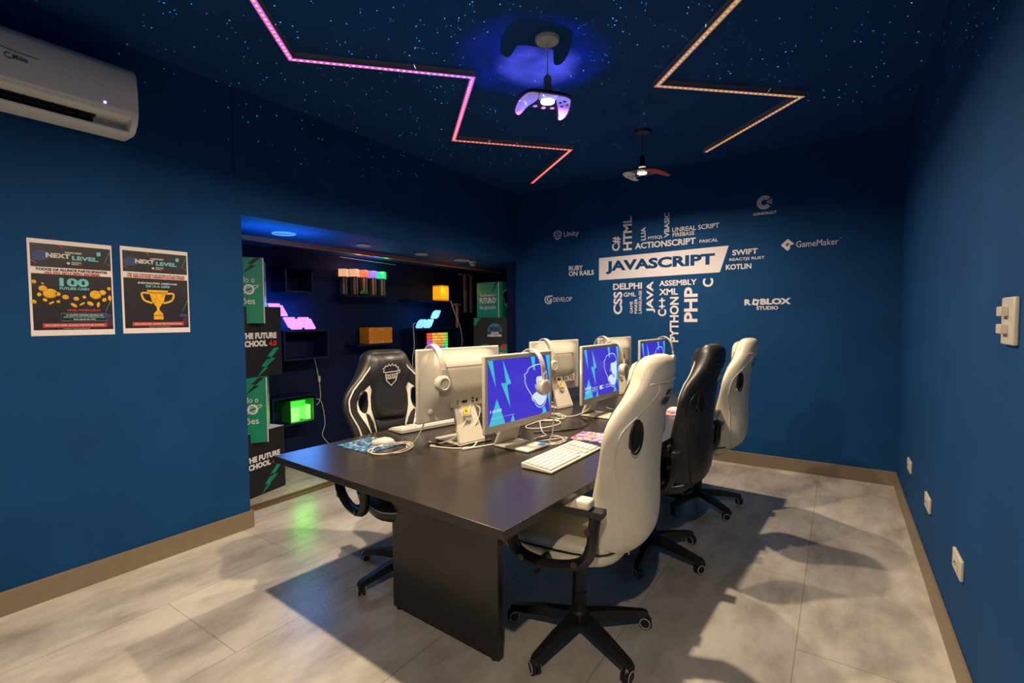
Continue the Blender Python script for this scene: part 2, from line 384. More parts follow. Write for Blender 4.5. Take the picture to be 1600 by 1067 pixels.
# ------------------------------------------------------------------ lettering on the back wall
TB = plane_T((0, YB-.001, 0), (1, 0, 0), (0, 0, 1))
WORDS = [('C#', 1, -1.932, -1.841, 1.984, 2.128), ('HTML', 1, -1.814, -1.724, 1.981, 2.312), ('LUA', 1, -1.632, -1.584, 2.064, 2.19), ('MYSQL', 0, -1.561, -1.416, 2.062, 2.097), ('VBASIC', 1, -1.406, -1.356, 2.07, 2.305), ('UNREAL SCRIPT', 0, -1.33, -0.913, 2.112, 2.156), ('FIREBASE', 0, -1.326, -1.127, 2.069, 2.106), ('ACTIONSCRIPT', 0, -1.692, -1.116, 1.985, 2.045), ('PASCAL', 0, -1.082, -0.923, 1.99, 2.018), ('RUBY', 0, -2.422, -2.256, 1.819, 1.868), ('ON RAILS', 0, -2.423, -2.13, 1.759, 1.812), ('DELPHI', 0, -1.92, -1.62, 1.594, 1.656), ('CSS', 1, -1.916, -1.822, 1.345, 1.574), ('GML', 0, -1.808, -1.681, 1.521, 1.562), ('GAME', 1, -1.742, -1.712, 1.353, 1.472), ('MAKER', 1, -1.696, -1.666, 1.352, 1.497), ('LANGUAGE', 1, -1.652, -1.622, 1.352, 1.576), ('JAVA', 1, -1.574, -1.488, 1.358, 1.662), ('C++', 1, -1.461, -1.38, 1.322, 1.498), ('ASSEMBLY', 0, -1.45, -1.102, 1.61, 1.663), ('XML', 0, -1.45, -1.273, 1.524, 1.584), ('PYTHON', 1, -1.348, -1.264, 1.075, 1.504), ('PHP', 1, -1.215, -1.094, 1.265, 1.59), ('C', 1, -1.05, -0.958, 1.584, 1.662), ('SWIFT', 0, -0.802, -0.599, 1.853, 1.902), ('REACTJS RUST', 0, -0.825, -0.545, 1.799, 1.83), ('KOTLIN', 0, -0.854, -0.647, 1.729, 1.776)]
cloud = thing('wall_lettering', 'white word cloud of upright and sideways words around a slanted banner on back wall', 'lettering', TR(-1.45, YB, 1.82))
def rel(T): return TR(1.45, -YB, -1.82) @ T
obj('banner', MB().flat([(-2.074, 1.70), (-.904, 1.712), (-.832, 1.944), (-2.074, 1.926)], 0, rel(TB), 0), 'lettering', cloud, smooth=False)
obj('banner_word', MB().text('JAVASCRIPT', -1.998, 1.757, -.947, 1.888, 0, rel(TB), .001, bold=.045), 'wall', cloud, smooth=False)
for wd, r, x0, x1, z0, z1 in WORDS:
    obj('word', MB().text(wd, x0, z0, x1, z1, 0, rel(TB), 0, rot=r, bold=.03 if min(x1-x0, z1-z0) > .045 else .015), 'lettering', cloud, smooth=False)
def logo(name, label, fn):
    mb = MB(); fn(mb)
    tag(obj(name, mb, ['lettering', 'wall'], smooth=False), label, 'logo')
def lg_cube(m):
    cx, cy, r = -2.557, 2.213, .056
    hx = [(cx+r*math.cos(math.radians(30+60*i)), cy+r*math.sin(math.radians(30+60*i))) for i in range(6)]
    m.flat(hx, 0, TB)
    for a in (90, 210, 330):
        ca, sa = math.cos(math.radians(a)), math.sin(math.radians(a))
        m.stroke([(cx, cy), (cx+r*.62*math.cos(math.radians(a+180)), cy+r*.62*math.sin(math.radians(a+180)))], .013, False, 1, TB, .0008)
        m.stroke([(cx+ca*r*.55, cy+sa*r*.55), (cx+ca*r*1.02, cy+sa*r*1.02)], .012, False, 1, TB, .0008)
        for d in (-60, 60):
            q = (cx+ca*r*.62, cy+sa*r*.62)
            m.stroke([q, (q[0]+.026*math.cos(math.radians(a+180+d)), q[1]+.026*math.sin(math.radians(a+180+d)))], .009, False, 1, TB, .0008)
    m.text('Unity', -2.482, 2.168, -2.301, 2.238, 0, TB, 0, bold=.02)
logo('wall_logo', 'white cube emblem with a word at the upper left of the back wall', lg_cube)
def lg_g(m):
    m.stroke(arc(-2.672, 1.518, .045, 120, 330, 20), .012, False, 0, TB)
    m.stroke(arc(-2.662, 1.522, .027, 60, 350, 20)+[(-2.660, 1.522)], .014, False, 0, TB)
    m.stroke([(-2.68, 1.556), (-2.622, 1.556)], .013, False, 0, TB)
    m.text('DEVELOP', -2.615, 1.492, -2.387, 1.539, 0, TB, 0, bold=.0)
logo('wall_logo', 'thin white double-G emblem with a word at the lower left of the back wall', lg_g)
def lg_c(m):
    cx, cy = -.553, 2.285
    m.stroke(arc(cx, cy, .041, 38, 322, 28), .036, False, 0, TB)
    m.flat([(cx+.012, cy), (cx+.058, cy+.026), (cx+.058, cy-.022)], 0, TB, .0004)
    m.flat([(cx+.036, cy+.002), (cx+.050, cy+.011), (cx+.050, cy-.007)], 1, TB, .001)
    m.text('CONSTRUCT', -.638, 2.181, -.46, 2.204, 0, TB, 0, bold=.04)
logo('wall_logo', 'white open ring emblem above a small word, topmost on the back wall', lg_c)
def lg_d(m):
    cx, cy, r = -.374, 1.908, .05
    m.flat([(cx-r, cy), (cx, cy-r), (cx+.018, cy-.034), (cx+.018, cy-.006), (cx+.05, cy+.004), (cx, cy+r)], 0, TB)
    m.flat([(cx-.016, cy), (cx, cy+.016), (cx+.02, cy+.004), (cx+.002, cy+.002), (cx+.002, cy-.016)], 1, TB, .0008)
    m.text('GameMaker', -.312, 1.881, -.018, 1.932, 0, TB, 0, bold=.0)
    m.text('TM', -.014, 1.926, .004, 1.933, 0, TB, 0, bold=.0)
logo('wall_logo', 'white diamond emblem with a thin word at the right end of the back wall', lg_d)
def lg_r(m):
    m.text('R', -.698, 1.41, -.645, 1.462, 0, TB, 0, bold=.05)
    m.flat([(-.640, 1.415), (-.592, 1.405), (-.580, 1.455), (-.628, 1.467)], 0, TB)
    m.flat([(-.622, 1.428), (-.603, 1.424), (-.598, 1.444), (-.617, 1.448)], 1, TB, .0008)
    m.text('BLOX', -.574, 1.412, -.342, 1.465, 0, TB, 0, bold=.05)
    m.text('STUDIO', -.603, 1.368, -.436, 1.400, 0, TB, 0, bold=.03)
logo('wall_logo', 'heavy white two-line wordmark at the lower right of the back wall', lg_r)

# ------------------------------------------------------------------ posters on the left wall
def poster(y0, y1, z0, z1, label, kind, tilt):
    W, Hh = y1-y0, z1-z0
    root = TR(XL+.0015, (y0+y1)/2, (z0+z1)/2) @ Matrix.Rotation(tilt, 4, 'X')
    t = thing('poster', label, 'poster', root, 'contest posters')
    B = plane_T((0, 0, 0), (0, 1, 0), (0, 0, 1))
    X = lambda a: (a-.5)*W
    Y = lambda b: (.5-b)*Hh
    obj('sheet', MB().box(0, 0, 0, .001, W, Hh), 'paper', t, smooth=False)
    m = MB(); m1 = ['print_black', 'white_paint', 'print_red', 'print_cyan', 'print_gold', 'print_gold2', 'print_blue', 'print_purple', 'paper']
    rc = lambda a0, b0, a1, b1, k, h: m.flat([(X(a0), Y(b1)), (X(a1), Y(b1)), (X(a1), Y(b0)), (X(a0), Y(b0))], k, B, h)
    tx = lambda s, a0, b0, a1, b1, k, h=.0022, bold=.05: m.text(s, X(a0), Y(b1), X(a1), Y(b0), k, B, h, bold=bold)
    rc(.03, .045, .98, .285, 0, .001); rc(.03, .355, .98, .94, 0, .001)
    m.flat(ell(X(.15), Y(.165), W*.11, Hh*.05, 24, .1), 6, B, .0014)
    m.flat(ell(X(.10), Y(.18), W*.06, Hh*.045, 24), 6, B, .0016)
    m.flat([(X(.80), Y(.095)), (X(.85), Y(.085)), (X(.86), Y(.125)), (X(.81), Y(.135))], 3, B, .0014)
    m.stroke([(X(.97), Y(.08)), (X(.90), Y(.20)), (X(.97), Y(.23))], .0012, False, 3, B, .0014)
    m.stroke([(X(.36), Y(.05)), (X(.40), Y(.08))], .003, False, 2, B, .0014)
    m.stroke([(X(.04), Y(.22)), (X(.09), Y(.25))], .003, False, 2, B, .0014)
    tx('CONCURSO', .42, .11, .62, .13, 1); tx('NEXT', .20, .135, .48, .185, 1, bold=.05); tx('LEVEL', .50, .15, .82, .195, 3, bold=.05)
    m.flat(ell(X(.455), Y(.232), W*.02, Hh*.013, 12), 1, B, .0022)
    tx('THE FUTURE', .49, .215, .61, .228, 1); tx('SCHOOL', .49, .233, .58, .246, 1); tx('4.0', .585, .233, .615, .246, 2)
    m.flat(ell(X(.93), Y(.86), W*.05, Hh*.05, 20), 7, B, .0013)
    m.flat(ell(X(.90), Y(.79), W*.07, Hh*.02, 20), 6, B, .0014)
    m.stroke([(X(.97), Y(.60)), (X(.89), Y(.74))], .0012, False, 3, B, .0014)
    m.stroke([(X(.05), Y(.83)), (X(.14), Y(.83)), (X(.16), Y(.93))], .001, False, 6, B, .0014)
    if kind == 0:
        tx('TODOS OS ALUNOS PARTICIPANTES', .08, .295, .93, .322, 0, bold=.04); tx('NO DIA 25/10 IRÃO RECEBER', .18, .325, .84, .352, 2, bold=.05)
        tx('100', .34, .39, .69, .48, 3, bold=.045); tx('FUTURE CASH', .34, .487, .69, .515, 3, bold=.05)
        for cx, cy, rx, ry, ro in [(.055, .44, .03, .018, 0), (.15, .505, .05, .028, .2), (.23, .555, .085, .05, .1), (.32, .56, .03, .02, 0), (.11, .57, .024, .02, -.5), (.17, .625, .027, .016, -.5), (.05, .645, .03, .018, -.6), (.24, .655, .038, .008, .6), (.32, .64, .024, .013, 0), (.405, .59, .04, .024, 0), (.53, .605, .034, .02, 0), (.63, .585, .022, .017, -.7), (.50, .675, .045, .016, -.6), (.60, .66, .04, .008, .6), (.70, .655, .045, .02, -.5), (.77, .555, .075, .048, 0), (.86, .53, .045, .028, 0), (.80, .665, .02, .03, -.2), (.88, .61, .034, .018, .8), (.95, .59, .022, .03, 0), (.945, .485, .025, .018, 0), (.15, .455, .02, .006, -.7)]:
            m.flat(ell(X(cx), Y(cy)-.002, W*rx, Hh*ry*1.0, 18, ro), 5, B, .0016); m.flat(ell(X(cx)-.001, Y(cy)+.0005, W*rx*.93, Hh*ry*.9, 18, ro), 4, B, .002)
        tx('MAS, ATENÇÃO!', .42, .715, .82, .745, 2)
        m.stroke([(X(.34), Y(.765)), (X(.90), Y(.765)), (X(.90), Y(.845)), (X(.34), Y(.845))], .0012, True, 3, B, .0018)
        tx('O ALUNO PRECISA ENVIAR UM', .40, .775, .85, .79, 1); tx('PROJETO E ESTAR PRESENTE NO', .37, .798, .87, .815, 3); tx('DIA 25/10 ÀS 14H.', .49, .82, .76, .836, 1)
    else:
        tx('VEM AÍ O CONCURSO DE GAMES QUE VAI REUNIR', .08, .30, .94, .318, 0, bold=.04); tx('OS MELHORES DESENVOLVEDORES!', .08, .322, .94, .348, 2, bold=.05)
        tx('INSCRIÇÕES ABERTAS!', .23, .395, .81, .425, 1); tx('DE 16 A 30/09', .34, .432, .70, .46, 3)
        P = [(.35, .49), (.67, .49), (.66, .515), (.64, .515), (.60, .62), (.545, .68), (.53, .70), (.53, .73), (.58, .77), (.58, .785), (.44, .785), (.44, .77), (.49, .73), (.49, .70), (.475, .68), (.42, .62), (.385, .515), (.36, .515)]
        m.flat([(X(a), Y(b)) for a, b in P], 4, B, .0018)
        m.flat([(X(a), Y(b)) for a, b in [(.36, .515), (.66, .515), (.64, .53), (.385, .53)]], 5, B, .002)
        rc(.44, .80, .585, .84, 4, .0018); rc(.44, .786, .585, .80, 5, .0018)
        m.stroke(cr([(X(.39), Y(.53), 0), (X(.28), Y(.53), 0), (X(.31), Y(.61), 0), (X(.43), Y(.645), 0)], 6), .010, False, 4, B, .0017)
        m.stroke(cr([(X(.64), Y(.53), 0), (X(.75), Y(.53), 0), (X(.72), Y(.61), 0), (X(.59), Y(.645), 0)], 6), .010, False, 4, B, .0017)
    rc(.13, .87, .90, .915, 2, .0016); tx('EXCLUSIVO PARA ALUNOS THE FUTURE SCHOOL', .16, .882, .87, .902, 1, .0026, .04)
    tx('CONFIRA TODAS AS REGRAS EM', .36, .924, .68, .931, 1, bold=.02)
    obj('print', m, m1, t, smooth=False)
poster(.632, .944, 1.241, 1.69, 'larger left poster of gold coins and a big cyan 100 on the left wall', 0, 0)
poster(.979, 1.292, 1.2435, 1.695, 'right poster of a gold trophy cup taped beside the alcove corner', 1, 0)

# ------------------------------------------------------------------ air conditioner
def aircon():
    y1, y0 = 1.015, .12; zb, zt = 2.225, 2.535
    t = thing('air_conditioner', 'white wall-mounted split air conditioner at the upper left above the posters', 'air conditioner', TR(XL, (y0+y1)/2, zb))
    L = (y1-y0)/2
    full = [(0, .31), (.14, .312), (.175, .30), (.195, .27), (.205, .20), (.207, .12), (.205, .085), (.190, .045), (.160, .012), (.135, 0), (.02, 0), (0, .02)]
    body = [(0, .31), (.14, .312), (.175, .30), (.195, .27), (.205, .20), (.207, .12), (.205, .085), (.200, .070), (.185, .066), (.095, .052), (.090, .022), (.125, .006), (.150, .008), (.135, 0), (.02, 0), (0, .02)]
    Tm = plane_T((0, L, 0), (1, 0, 0), (0, 0, 1))
    obj('housing', MB().prism(body, .028, 2*L-.028, 0, Tm), 'ac_white', t, ang=40)
    for a in (0, 2*L-.028): obj('end_cap', MB().prism(full, a, a+.028, 0, Tm), 'ac_white', t, bev=.004, ang=50)
    fp = [(.2095, .090), (.2115, .12), (.2095, .20), (.1995, .272), (.1795, .3035), (.14, .3155), (.135, .312), (.172, .298), (.19, .27), (.203, .20), (.204, .092)]
    obj('front_panel', MB().prism(fp, .004, 2*L-.004, 0, Tm), 'ac_white', t, ang=50)
    lo = MB().box2(.093, .097, -L+.03, L-.15, .026, .050).box2(.098, .140, -L+.03, L-.15, .0525, .060, 0)
    obj('vent_opening', lo, 'dark', t, smooth=False)
    for i in range(16): obj('vent_fin', MB().box(.125, -L+.05+i*.045, .046, .04, .003, .03), 'black_plastic', t, smooth=False)
    obj('louver', MB().prism([(.118, .003), (.150, .010), (.151, .014), (.118, .010)], .03, 2*L-.03, 0, Tm), 'ac_white', t)
    obj('louver_slot', MB().box(.14, L-.37, .0135, .02, .10, .004), 'dark', t, smooth=False)
    TF = plane_T((.2125, 0, 0), (0, 1, 0), (0, 0, 1))
    lg = MB().stroke(arc(-.004, .180, .011, 60, 330, 16), .004, False, 0, TF).text('Midea', .009, .170, .055, .190, 0, TF, 0, bold=.02)
    lg.stroke(cr([(-.03, .208, 0), (.03, .202, 0), (.09, .200, 0)], 6), .003, False, 0, TF)
    tag(obj('logo', lg, 'steel', t, smooth=False), 'silver oval logo with a word')
    obj('indicator_light', MB().lathe([(.004, 0), (.004, .003)], 10, 0, TR(.2105, L-.135, .103, ry=PI/2)), 'led_dot', t)
    obj('display_strip', MB().box(.2105, L-.135, .103, .002, .12, .016), 'ac_white', t, smooth=False)
aircon()

# ------------------------------------------------------------------ LED zigzags and pendant lamps on the ceiling
def zigzag(label, pts, lm, dm, u_dir):
    z0 = H; wd, dp = .036, .032
    P = [Vector((x, y)) for x, y in pts]
    t = thing('led_zigzag_light', label, 'light', TR(P[0].x, P[0].y, H))
    tot = sum((P[i+1]-P[i]).length for i in range(len(P)-1)); acc = 0
    for i in range(len(P)-1):
        a, b = P[i]-P[0], P[i+1]-P[0]; d = (b-a); Ln = d.length; an = math.atan2(d.y, d.x)
        T = TR(a.x, a.y, 0, rz=an)
        pr = MB().box2(-wd/2, Ln+wd/2, -wd/2, -wd/2+.004, -dp, 0).box2(-wd/2, Ln+wd/2, wd/2-.004, wd/2, -dp, 0).box2(-wd/2, Ln+wd/2, -wd/2, wd/2, -dp+.004, -dp+.010)
        obj('profile', pr, 'aluminium', t, T, smooth=False)
        m = MB(); fuv = []
        m.box2(-.01, Ln+.01, -wd/2+.004, wd/2-.004, -dp+.0005, -dp+.004, 0)
        n = int(Ln/.033)
        for k in range(n):
            xx = (k+.5)*Ln/n; m.box(xx, 0, -dp-.0004, .013, .009, .002, 1)
        me_o = obj('led_strip', m, [lm, dm], t, T, smooth=False)
        uvl = me_o.data.uv_layers.new(name='uv')
        for lp in me_o.data.loops:
            uvl.data[lp.index].uv = ((acc+me_o.data.vertices[lp.vertex_index].co.x)/tot, .5)
        acc += Ln
ZL = [(-1.80, .80), (-2.443, 1.559), (-1.774, 2.262), (-2.505, 2.946), (-1.860, 3.662), (-2.63, 4.31)]
ZR = [(-.30, 2.28), (-.932, 2.968), (-.226, 3.634), (-.955, 4.355)]
zigzag('pink and red LED zigzag strip along the left side of the dark ceiling', ZL, 'led_left', 'dots_left', 0)
zigzag('orange LED zigzag strip with green dots on the right side of the ceiling', ZR, 'led_right', 'dots_right', 0)

def pendant(P, label, white, ang):
    c = 'white_plastic' if white else 'black_plastic'
    t = thing('pendant_lamp', label, 'lamp', TR(P[0], P[1], H), 'pendant lamps')
    dz = P[2]-H
    obj('ceiling_rose', MB().lathe([(.062, 0), (.062, -.008), (.056, -.018), (.012, -.024)], 32), c, t)
    obj('cord', MB().cyl(.0025, dz+.13, -.02, 8), c, t)
    obj('socket', MB().lathe([(.006, dz+.135), (.016, dz+.125), (.019, dz+.12), (.020, dz+.065), (.026, dz+.06), (.027, dz+.045)], 24), c, t)
    obj('bulb', MB().lathe([(.026, dz+.045), (.036, dz+.012), (.037, dz+.004), (.034, dz-.002)], 24, 2).flat(ell(0, 0, .034, .034, 24), 1, TR(0, 0, dz-.0025, rx=PI)), ['white_plastic', 'bulb', 'bulb_side'], t)
    # flat game-controller plate around the bulb, its panels facing the floor
    LP = [(-.029, -.139), (.011, -.108), (-.031, -.048), (-.089, -.022), (-.144, .01), (-.194, .046), (-.213, .049), (-.205, .011), (-.169, -.036), (-.122, -.085), (-.075, -.118)]
    RP = [(.083, -.018), (.105, .04), (.085, .086), (.041, .154), (-.016, .219), (-.055, .242), (-.06, .227), (-.032, .177), (.01, .089), (.037, .025)]
    TP = [(.016, -.104), (.081, -.024), (.041, .013), (-.027, -.041)]
    OUT = [(-.020, -.146), (.030, -.108), (.092, -.026), (.116, .038), (.094, .092), (.048, .162), (-.012, .228), (-.055, .252), (-.070, .232), (-.044, .178), (-.016, .12), (-.045, .09), (-.088, .035), (-.12, .008), (-.145, .020), (-.192, .057), (-.218, .058), (-.215, .010), (-.178, -.042), (-.130, -.093), (-.080, -.127)]
    T = TR(0, 0, dz+.008, rz=ang)
    obj('controller_plate', MB().prism([(p.x, p.y) for p in cr([(a, b, 0) for a, b in OUT], 3, True)], -.004, .006, 0, T), 'black_plastic', t)
    for P, mm in ((LP, 'plate_white'), (RP, 'plate_white' if white else 'print_red')):
        obj('grip_panel', MB().prism([(p.x, p.y) for p in cr([(a, b, 0) for a, b in P], 2, True)], -.007, -.004, 0, T), mm, t)
    if white: obj('touch_panel', MB().prism(TP, -.0068, -.004, 0, T), 'plate_white', t)
    for a, b in ((-.080, .010), (-.056, .054), (-.020, .084)): obj('round_button', MB().cyl(.012, -.007, -.004, 16, 0, T @ TR(a, b, 0)), 'plate_white' if white else 'grey_plastic', t)
    for (a, b), mm in zip(((.033, .091), (.064, .091), (.072, .050), (.047, .049)), ('print_blue', 'print_red', 'print_black', 'print_purple')):
        obj('action_button', MB().cyl(.0085, -.0085, -.007, 12, 0, T @ TR(a, b, 0)), mm, t)
    if not white:
        for a, b in ((-.10, -.07), (-.13, -.03), (-.08, -.04)): obj('action_button', MB().cyl(.010, -.0085, -.007, 12, 0, T @ TR(a, b, 0)), 'print_black', t)
pendant(PEND_AND_FILL[1], 'nearer pendant lamp with white rose and pale game controller plate around its bulb', True, 0)
pendant(PEND_AND_FILL[2], 'farther pendant lamp with black rose and white-and-red controller plate around its bulb', False, -.85)

# ------------------------------------------------------------------ right wall plates
def wallplate(yc, zc, wy, hz, label, kind):
    t = thing('wall_outlet' if kind == 0 else 'light_switch', label, 'outlet' if kind == 0 else 'switch', TR(XR, yc, zc), 'power outlets on the right wall' if kind == 0 else None)
    obj('plate', MB().box(-.006, 0, 0, .012, wy, hz), 'white_plastic', t, bev=.004)
    if kind == 0:
        obj('socket_face', MB().box(-.0135, 0, 0, .003, wy*.42, hz*.55), 'white_plastic', t, bev=.001)
        h = MB()
        for q in (-.012, 0, .012): h.cyl(.003, 0, .001, 8, 0, TR(-.0155, q, 0 if q else .006, ry=-PI/2))
        obj('pin_holes', h, 'dark', t, smooth=False)
    else:
        for q in (-.021, .026): obj('rocker', MB().box(-.019, .012, q, .016, .045, .026), 'white_plastic', t, bev=.002)
wallplate(3.86, .377, .15, .072, 'farthest white outlet plate low on the right wall near the back corner', 0)
wallplate(3.10, .386, .145, .072, 'middle of three white outlet plates low on the right wall', 0)
wallplate(2.365, .392, .145, .075, 'nearest white outlet plate low on the right wall', 0)
wallplate(1.822, 1.286, .115, .128, 'white light switch with two rockers high on the right wall at photo edge', 1)

# ------------------------------------------------------------------ desk
DO = Vector((-.754, 1.079, 0)); DA = math.radians(-3.56)
TD = TR(DO.x, DO.y, 0, rz=DA)
def D(u, v, z=0.0): return TD @ Vector((u, v, z))
ZT = .72; DW, DL = 1.272, 2.80
desk = thing('meeting_desk', 'long black-brown laminate desk shared by all the monitors', 'desk', TD)
obj('tabletop', MB().box2(-DW, 0, 0, DL, ZT-.028, ZT), 'laminate', desk, bev=.0015)
for v in (.355, 2.42):
    pn = obj('end_panel', MB().box2(-.927, -.315, v, v+.03, .012, ZT-.028), 'laminate', desk, bev=.0012)
    for u in (-.90, -.345): obj('foot', MB().cyl(.014, 0, .012, 12, 0, TR(u, v+.015, 0)), 'black_plastic', pn)
obj('spine_panel', MB().box2(-.66, -.63, .385, 2.42, .28, ZT-.028), 'laminate', desk)

# ------------------------------------------------------------------ chairs
ZK = [(.44, .195), (.50, .215), (.60, .218), (.70, .222), (.78, .240), (.86, .278), (.92, .280), (.97, .250), (1.02, .195), (1.07, .158), (1.11, .140), (1.145, .128), (1.168, .09)]
def interp(tab, z):
    if z <= tab[0][0]: return tab[0][1]
    for (a, b), (c, d) in zip(tab, tab[1:]):
        if z <= c: return b+(d-b)*(z-a)/(c-a)
    return tab[-1][1]
FT = [(.44, .10), (.52, .135), (.62, .145), (.74, .112), (.84, .085), (.92, .080), (.98, .068), (1.03, .045), (1.08, .03), (1.17, .02)]
TT = [(.44, .085), (.60, .085), (.9, .08), (1.0, .09), (1.05, .12), (1.12, .13), (1.15, .11), (1.168, .05)]
XT = [(.44, -.205), (.47, -.238), (.53, -.262), (.62, -.272), (.72, -.266), (.82, -.270), (.95, -.284), (1.05, -.298), (1.168, -.315)]
def bk_mid(s, z):
    w = interp(ZK, z); f = interp(FT, z); a = abs(s)
    wing = max(0, (a-.35)/.65)**1.35
    return interp(XT, z)+wing*f, s*w*(1-.10*max(0, a-.6))
def bk_pt(s, z, side, extra=0):
    x, y = bk_mid(s, z); T = interp(TT, z)/2; a = abs(s)
    th = T*(max(0, 1-a**7))**.5*(1-.25*a)
    # local normal
    e = .02; x2, y2 = bk_mid(min(1, s+e), z); x1, y1 = bk_mid(max(-1, s-e), z)
    tx, ty = x2-x1, y2-y1; l = math.hypot(tx, ty) or 1
    nx, ny = ty/l, -tx/l
    return Vector((x+side*nx*(th+extra), y+side*ny*(th+extra), z))
ZS = [.44, .452, .48, .53, .58, .64, .70, .76, .82, .87, .91, .95, .985, 1.015, 1.045, 1.07, 1.095, 1.12, 1.14, 1.155, 1.164, 1.168]
SS = [-1, -.985, -.95, -.88, -.78, -.66, -.54, -.42, -.28, -.14, 0, .14, .28, .42, .54, .66, .78, .88, .95, .985, 1]
def backrest_mesh():
    m = MB(); rows = []
    n = len(SS)
    for z in ZS:
        edge = min(1, (z-.44)/.02+.35) if z < .46 else 1
        row = [bk_pt(s, z, 1) for s in SS]+[bk_pt(s, z, -1) for s in SS[-2:0:-1]]
        if edge < 1:
            c = sum(row, Vector())/len(row); row = [Vector((c.x+(p.x-c.x)*.8, c.y+(p.y-c.y)*.96, p.z)) for p in row]
        rows.append(row)
    k = len(rows[0])
    vs = [tuple(p) for r in rows for p in r]; fs = []
    for i in range(len(rows)-1):
        for j in range(k):
            j2 = (j+1) % k; fs.append((i*k+j, i*k+j2, (i+1)*k+j2, (i+1)*k+j))
    fs += [tuple(range(k-1, -1, -1)), tuple((len(rows)-1)*k+j for j in range(k))]
    m.add(vs, fs); return m
HZ, HS = .90, .60
def hole_frame(sgn):
    p = bk_pt(sgn*HS, HZ, -1); q = bk_pt(sgn*HS, HZ, 1); d = (p-q).normalized()
    zz = (bk_pt(sgn*HS, HZ+.05, -1)-bk_pt(sgn*HS, HZ-.05, -1)).normalized()
    yy = zz.cross(d).normalized(); zz = d.cross(yy)
    c = (p+q)/2; T = Matrix.Identity(4)
    for i in range(3): T[i][0] = yy[i]; T[i][1] = zz[i]; T[i][2] = d[i]; T[i][3] = c[i]
    return T, (p-q).length
HOLE = ell(0, 0, .031, .058, 28, 0)
def cut_backrest(matname):
    key = 'backrest_'+matname
    if key in CACHE: return CACHE[key]
    me = mesh('backrest', backrest_mesh(), [matname, 'black_plastic'], True, 60)
    o = bpy.data.objects.new('tmp', me); C.objects.link(o)
    su = o.modifiers.new('s', 'SUBSURF'); su.levels = 1
    cut = []
    for s in (-1, 1):
        T, L = hole_frame(s)
        cm = MB().prism(HOLE, -.12, .12, 1, T)
        c = bpy.data.objects.new('cut', mesh('cut', cm, [matname, 'black_plastic'], False)); C.objects.link(c); cut.append(c)
        bo = o.modifiers.new('b', 'BOOLEAN'); bo.operation = 'DIFFERENCE'; bo.object = c; bo.solver = 'EXACT'
    bpy.context.view_layer.update()
    ev = o.evaluated_get(bpy.context.evaluated_depsgraph_get())
    res = bpy.data.meshes.new_from_object(ev)
    bpy.data.objects.remove(o)
    for c in cut: bpy.data.objects.remove(c)
    res.polygons.foreach_set('use_smooth', [True]*len(res.polygons)); res.set_sharp_from_angle(angle=math.radians(50))
    CACHE[key] = res; return res
def surf_line(pts, side, extra, r, mats, name, parent, key, closed=False):
    q = cr([(a, b, 0) for a, b in pts], 8, closed)
    return obj(name, lambda: MB().tube([bk_pt(p.x, p.y, side, extra) for p in q], r, closed, 6), mats, parent, key=key)
def surf_patch(m, poly_rows, side, bulge, mat=0):
    # poly_rows: list of (z, s0, s1); bulging pad raised off the surface
    n = 12; rows = []
    N = len(poly_rows)
    for i, (z, a, b) in enumerate(poly_rows):
        r = []
        for j in range(n+1):
            t = j/n; e = bulge*(1-(2*t-1)**6)*(1-abs(2*i/(N-1)-1)**8)
            r.append(bk_pt(a+(b-a)*t, z, side, .001+e))
        rows.append(r)
    vs = [tuple(p) for r in rows for p in r]; fs = []
    for i in range(N-1):
        for j in range(n):
            f = (i*(n+1)+j, i*(n+1)+j+1, (i+1)*(n+1)+j+1, (i+1)*(n+1)+j)
            fs.append(f)
    m.add(vs, fs, mat); return m

def caster(parent, T, key):
    c = obj('caster', lambda: MB().cyl(.0045, .03, .062, 10).tube(cr([(-.022, 0, .014), (-.016, 0, .036), (.004, 0, .050), (.018, 0, .044)], 4), .014, False, 8).cyl(.0235, -.017, -.003, 20, 0, TR(-.008, 0, .0265, rx=PI/2)).cyl(.0235, .003, .017, 20, 0, TR(-.008, 0, .0265, rx=PI/2)), 'black_plastic', parent, T, key='caster')
    for s in (-1, 1):
        obj('wheel_rim', lambda: MB().tube([(.0205*math.cos(a*PI/10), .0205*math.sin(a*PI/10), 0) for a in range(20)], .0022, True, 6), 'white_plastic', c, TR(-.008, s*.0172, .0265, rx=PI/2), key='rim')

